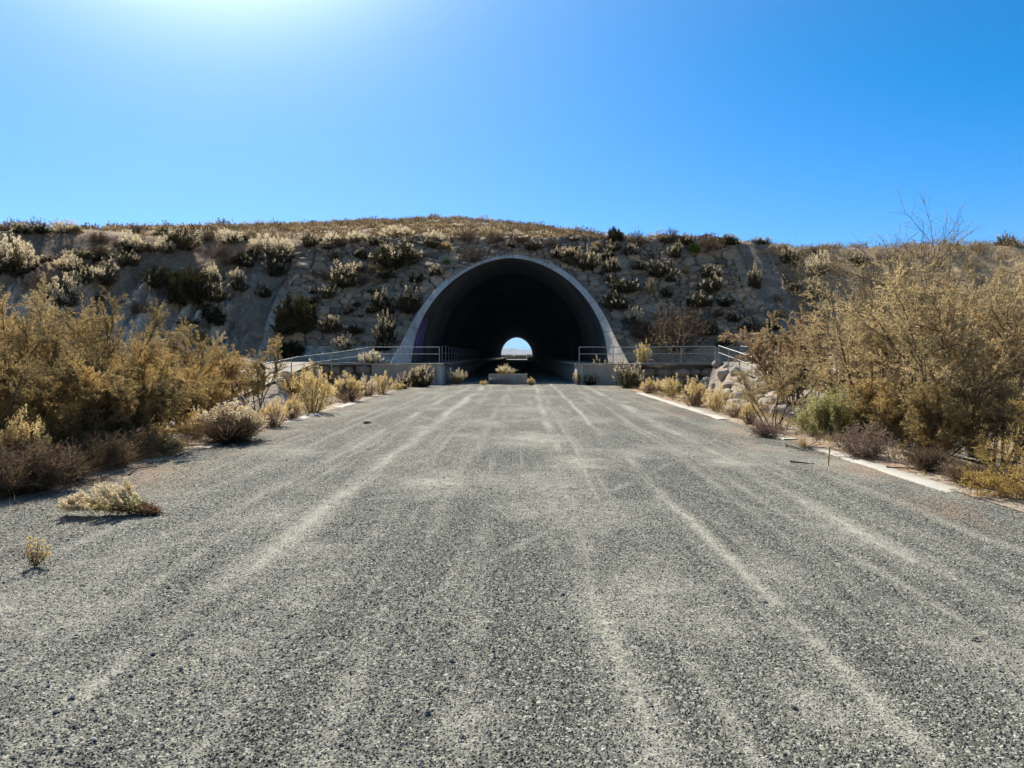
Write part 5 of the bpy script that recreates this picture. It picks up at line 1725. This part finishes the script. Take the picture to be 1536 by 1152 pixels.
# ------------------------------------------------------------------ foreground plants, built finely
def fluffy_stem(st, lf, pl, s, r, plume_from=.55, nhead=7, hr=.016, nfl=60):
    st.tube(s, .0028, .0012, 5)
    n = 26
    t = r.uniform(.05, plume_from + .2, n)
    for q in t:
        p, d = sub(s, min(q, .99))
        lf.leaves(p[None], (d * .5 + r.normal(size=3) * .6)[None], r.uniform(.015, .035), .006, r.uniform(0, 1))
    for k in range(nhead):
        q = plume_from + (1 - plume_from) * k / max(1, nhead - 1)
        p, d = sub(s, min(q, .995))
        p = p + r.normal(size=3) * .009
        v = unit(r.normal(size=(nfl, 3)))
        rad = hr * r.uniform(.7, 1.25)
        pl.leaves(p + v * rad * r.uniform(.1, .7, (nfl, 1)), v + r.normal(size=v.shape) * .3, rad * r.uniform(.4, .9, nfl), .0055, r.uniform(.2, 1, nfl))


def small_plant():
    b = on_road(52, 850)
    d = b[1] / FPX
    r = np.random.default_rng(41)
    st, lf, pl = MB(), MB(), MB()
    tips = [(38, 806), (48, 803), (62, 803), (66, 812), (80, 818), (44, 822), (57, 826), (72, 828)]
    for (u, v) in tips:
        t = np.array([(u - 52) * d, r.uniform(-.05, .05), (850 - v) * d])
        q = np.linspace(0, 1, 7)[:, None]
        mid = np.array([t[0] * .75, t[1], t[2] * .42])
        s = 2 * q * (1 - q) * mid + q * q * t
        fluffy_stem(st, lf, pl, s, r, .55, 5, .013, 46)
    n = 90
    P = r.normal(size=(n, 3)) * np.array([.035, .03, .03]) + np.array([0, 0, .06])
    lf.leaves(P, r.normal(size=(n, 3)) + np.array([0, 0, .6]), .04, .008, r.uniform(0, 1, n))
    o = empty('weed', b); tag(o, 'small weed with pale fluffy heads alone on gravel at the lower left', 'weed')
    obj('stems', st.mesh('stems', M['redstem']), o); obj('leaves', lf.mesh('leaves', M['brownleaf']), o); obj('seed_heads', pl.mesh('heads', M['plumegold']), o)


small_plant()


def lying_plant():
    b = on_road(248, 771); d = b[1] / FPX
    r = np.random.default_rng(43)
    st, lf, pl, rl = MB(), MB(), MB(), MB()
    for i in range(74):
        f = r.uniform(0, 1)
        # stems fan out to the left, tips turned up
        u = np.interp(f, [0, .3, .7, 1], [92, 115, 160, 188]) + r.normal() * 5; hgt = np.interp(u, [85, 110, 150, 165, 180, 200], [14, 24, 38, 44, 42, 24]) * r.uniform(.6, 1.2)
        t = np.array([(u - 248) * d, r.normal() * .10 - (1 - f) * .12, hgt * d])
        q = np.linspace(0, 1, 9)[:, None]
        m1 = np.array([t[0] * .5, t[1] * .5, .05 + .03 * r.uniform()]); m2 = np.array([t[0] * .95, t[1], t[2] * .35 + .02])
        s = (1 - q) ** 3 * 0 + 3 * (1 - q) ** 2 * q * m1 + 3 * (1 - q) * q * q * m2 + q ** 3 * t
        s[:, 2] = np.maximum(s[:, 2], .008)
        fluffy_stem(st, lf, pl, s, r, .72, 7, .021, 60)
        n = 36
        k = r.uniform(.1, .62, n) * 8; i0 = k.astype(int); w = (k - i0)[:, None]
        pp = s[i0] * (1 - w) + s[i0 + 1] * w + r.normal(size=(n, 3)) * .02; pp[:, 2] = np.abs(pp[:, 2]) + .004
        far = k > 3.4
        lf.leaves(pp[far], r.normal(size=(far.sum(), 3)) + np.array([-.5, 0, .5]), .035, .009, r.uniform(0, 1, far.sum()))
        rl.leaves(pp[~far], r.normal(size=((~far).sum(), 3)) + np.array([-.6, 0, .35]), .04, .008, r.uniform(0, 1, (~far).sum()))
    o = empty('weed', b); tag(o, 'weed lying on the gravel with cream fluffy heads and a red brown stem end', 'weed')
    obj('stems', st.mesh('stems', M['redstem']), o); obj('leaves', lf.mesh('leaves', M['leafgreen']), o)
    x = obj('dry_leaves', rl.mesh('dry_leaves', M['redleaf']), o); obj('seed_heads', pl.mesh('heads', M['plume']), o)


lying_plant()


def stalk():
    b = on_road(1243, 698); d = b[1] / FPX
    r = np.random.default_rng(45)
    st, lf = MB(), MB()
    s = curve_from((0, 0, -.02), (0, 0, 1), 30 * d, 6, r, .05, .05)
    st.tube(s, .006, .004, 6)
    n = 190
    k = r.uniform(.05, 1, n) * 5.99; i0 = k.astype(int); w = (k - i0)[:, None]
    lf.leaves(s[i0] * (1 - w) + s[i0 + 1] * w, unit(r.normal(size=(n, 3))) + np.array([0, 0, 1.1]), .026, .007, r.uniform(.2, 1, n))
    o = empty('weed_stalk', b); tag(o, 'single upright yellow stalk standing on the gravel by the right kerb', 'weed')
    obj('stem', st.mesh('stem', M['stem']), o); obj('leaves', lf.mesh('leaves', M['yellowleaf']), o)


stalk()


def stick(u0, v0, u1, v1, label, r0=.014, seed=1, forks=2):
    a = on_road(u0, v0); b = on_road(u1, v1)
    r = np.random.default_rng(seed)
    mb = MB()
    dv = np.array(b - a)
    q = np.linspace(0, 1, 8)[:, None]
    s = dv[None, :] * q + r.normal(size=(8, 3)) * .02 * np.linalg.norm(dv); s[:, 2] = np.abs(s[:, 2]) * .5 + r0
    mb.tube(s, r0, r0 * .4, 6)
    for k in range(forks):
        p, dd = sub(s, r.uniform(.25, .8))
        br = curve_from(p, unit(dd + np.array([r.normal() * .5, r.normal() * .5, .15])), np.linalg.norm(dv) * .35, 4, r, -.03, .12); br[:, 2] = np.maximum(br[:, 2], .006)
        mb.tube(br, r0 * .5, r0 * .2, 5)
    o = obj('fallen_branch', mb.mesh('stick', M['bark'])); o.location = a
    tag(o, label, 'branch')


stick(1186, 694, 1222, 698, 'dark short stick lying on gravel left of the yellow stalk', .018, 1, 1)
stick(1178, 668, 1236, 684, 'grey dead branch lying over the kerb below the light green bush', .016, 2, 3)
stick(190, 712, 262, 688, 'pale dead branch sticking out of the left dead brush', .010, 3, 2)
stick(1330, 702, 1386, 706, 'thin dark branch lying behind the right kerb', .012, 4, 2)


def bottle():
    b = on_road(895, 577)
    o = empty('bottle', (b[0], b[1], 0)); tag(o, 'white plastic bottle standing at the foot of the right concrete wall', 'bottle')
    m, n, l, bs = new_mat('white_plastic', .35)
    tc = n.new('ShaderNodeTexCoord'); t = noise(n, l, tc.outputs['Object'], 8, 3)
    l.new(ramp_out(n, l, t.outputs['Fac'], [(.3, (.62, .65, .68)), (.7, (.78, .80, .82))]), bs.inputs['Base Color'])
    def lathe(pr, k=14):
        mb = MB()
        th = np.arange(k) * 2 * math.pi / k
        V = np.concatenate([np.stack([rr * np.cos(th), rr * np.sin(th), np.full(k, z)], 1) for rr, z in pr])
        i = np.arange(len(pr) - 1)[:, None] * k; j = np.arange(k)[None]; j2 = (j + 1) % k
        mb.add(V, np.stack([i + j, i + j2, i + k + j2, i + k + j], -1).reshape(-1, 4)); return mb
    obj('body', lathe([(0, .0), (.09, .0), (.10, .02), (.10, .24), (.085, .30), (.035, .36), (.033, .385)]).mesh('body', m, True), o)
    obj('cap', lathe([(.04, .385), (.04, .43), (0, .432)]).mesh('cap', M['rail'], True), o)


bottle()


# ------------------------------------------------------------------ riprap beside the right ramp, boulders by the walls
def riprap():
    r = random.Random(9)
    kinds = []
    for k in range(5):
        V, F, C = rock_mesh('rock', 1.0, 500 + k, None, .8, 3)
        kinds.append(mesh_np('rock', V, F, M['boulder'], False, cols={'Col': np.clip(C * 1.2, 0, .6)}))
    def rock(x, y, z, s, label, group):
        o = obj('boulder', kinds[r.randrange(5)]); o.location = (x, y, z); o.scale = (s, s * r.uniform(.8, 1.2), s * r.uniform(.75, 1.1))
        o.rotation_euler = (r.uniform(-.4, .4), r.uniform(-.4, .4), r.uniform(0, 6.28)); tag(o, label, 'boulder', group)
    for i in range(80):
        y = r.uniform(24, 41.6); ax = r.uniform(9.4, 10.9)
        z = float(land(np.array([ax]), np.array([y]))[0])
        rock(ax, y, z + .05, r.uniform(.22, .48), 'pale sunlit boulder on the bank of the right ramp', 'pale boulders along the right ramp')
    for i in range(46):
        y = r.uniform(20, 41); ax = -r.uniform(9.4, 10.9)
        z = float(land(np.array([ax]), np.array([y]))[0])
        rock(ax, y, z + .03, r.uniform(.2, .42), 'pale boulder on the bank of the left ramp', 'pale boulders along the left ramp')
    for i in range(26):
        s = r.choice([-1, 1]); x = s * r.uniform(7, 15); y = r.uniform(43.2, 45.2)
        rock(x, y, ZW + .05, r.uniform(.15, .36), 'pale stone fallen on the terrace at the foot of the slope', 'stones fallen on the terraces')


riprap()


# ------------------------------------------------------------------ loose gravel on the road
def gravel():
    r = np.random.default_rng(99)
    n = 26000
    y = 2.4 + 15 * r.uniform(0, 1, n) ** 2.0
    x = r.uniform(-1, 1, n) * np.minimum(.75 * y + .5, 5.3) - .17
    dens = fbm(x * 1.5, y * .5, 201)
    k = r.uniform(0, 1, n) < np.clip((dens - .25) * 2.2, .08, 1)
    x, y = x[k], y[k]; n = len(x)
    s = np.clip(r.lognormal(-5.25, .50, n), .0025, .022)
    base = np.array([[1, 0, 0], [.3, .9, 0], [-.8, .6, 0], [-.8, -.6, 0], [.3, -.9, 0], [0.1, 0.05, .8], [.5, .5, .45], [-.5, .3, .5], [-.2, -.6, .5]], float)
    F0 = np.array([[0, 1, 6], [1, 7, 6], [1, 2, 7], [2, 3, 7], [3, 8, 7], [3, 4, 8], [4, 0, 8], [0, 6, 8], [6, 7, 5], [7, 8, 5], [8, 6, 5]])
    th = r.uniform(0, 6.28, n)
    c, sn = np.cos(th), np.sin(th)
    B = base[None] * (1 + r.normal(size=(n, 9, 3)) * .18) * np.array([1, .8, .75]) * s[:, None, None]
    V = np.stack([B[..., 0] * c[:, None] - B[..., 1] * sn[:, None] + x[:, None], B[..., 0] * sn[:, None] + B[..., 1] * c[:, None] + y[:, None], B[..., 2] + .002], -1)
    F = (F0[None] + (np.arange(n) * 9)[:, None, None]).reshape(-1, 3)
    m, nn, l, b = new_mat('loose_chippings', .9)
    at_ = nn.new('ShaderNodeAttribute'); at_.attribute_name = 'rnd'
    l.new(ramp_out(nn, l, at_.outputs['Fac'], [(0, (.07, .073, .075)), (.5, (.15, .152, .15)), (.85, (.27, .265, .25)), (1, (.5, .48, .44))]), b.inputs['Base Color'])
    me = mesh_np('gravel', V.reshape(-1, 3), F, m, False, {'rnd': np.repeat(r.uniform(0, 1, n), 9)})
    tag(obj('gravel', me), 'loose grey stone chippings lying on the road surface', 'gravel', kind='stuff')


gravel()


# ------------------------------------------------------------------ air
def haze():
    mb = MB(); mb.box(-9600, 9600, -700, 9800, -2.7, 150)
    m = bpy.data.materials.new('haze_air'); n, l = nodes_of(m); n.clear()
    out = n.new('ShaderNodeOutputMaterial'); v = n.new('ShaderNodeVolumePrincipled')
    v.inputs['Color'].default_value = (.5, .72, 1.0, 1); v.inputs['Density'].default_value = HAZE; v.inputs['Anisotropy'].default_value = .3
    l.new(v.outputs[0], out.inputs['Volume'])
    tag(obj('haze', mb.mesh('haze', m)), 'thin bluish air that fades the far mountains', 'haze', kind='stuff')


HAZE = 5e-5
haze()


# ------------------------------------------------------------------ far end of the tunnel
def far_trees():
    r = np.random.default_rng(301)
    mb = MB()
    n = 700
    x = r.uniform(-40, 40, n); y = 640 + r.uniform(-15, 15, n); h = r.uniform(1.5, 4.0, n)
    m = 24
    P = np.stack([np.repeat(x, m) + r.normal(size=n * m) * .9, np.repeat(y, m) + r.normal(size=n * m) * .9, -1.7 + np.repeat(h, m) * r.uniform(0, 1, n * m)], 1)
    mb.leaves(P, r.normal(size=P.shape), .9, .5, r.uniform(0, 1, len(P)))
    tag(obj('treeline', mb.mesh('treeline', M['darkleaf'])), 'dark line of far trees on the plain beyond the tunnel', 'trees', kind='stuff')


far_trees()
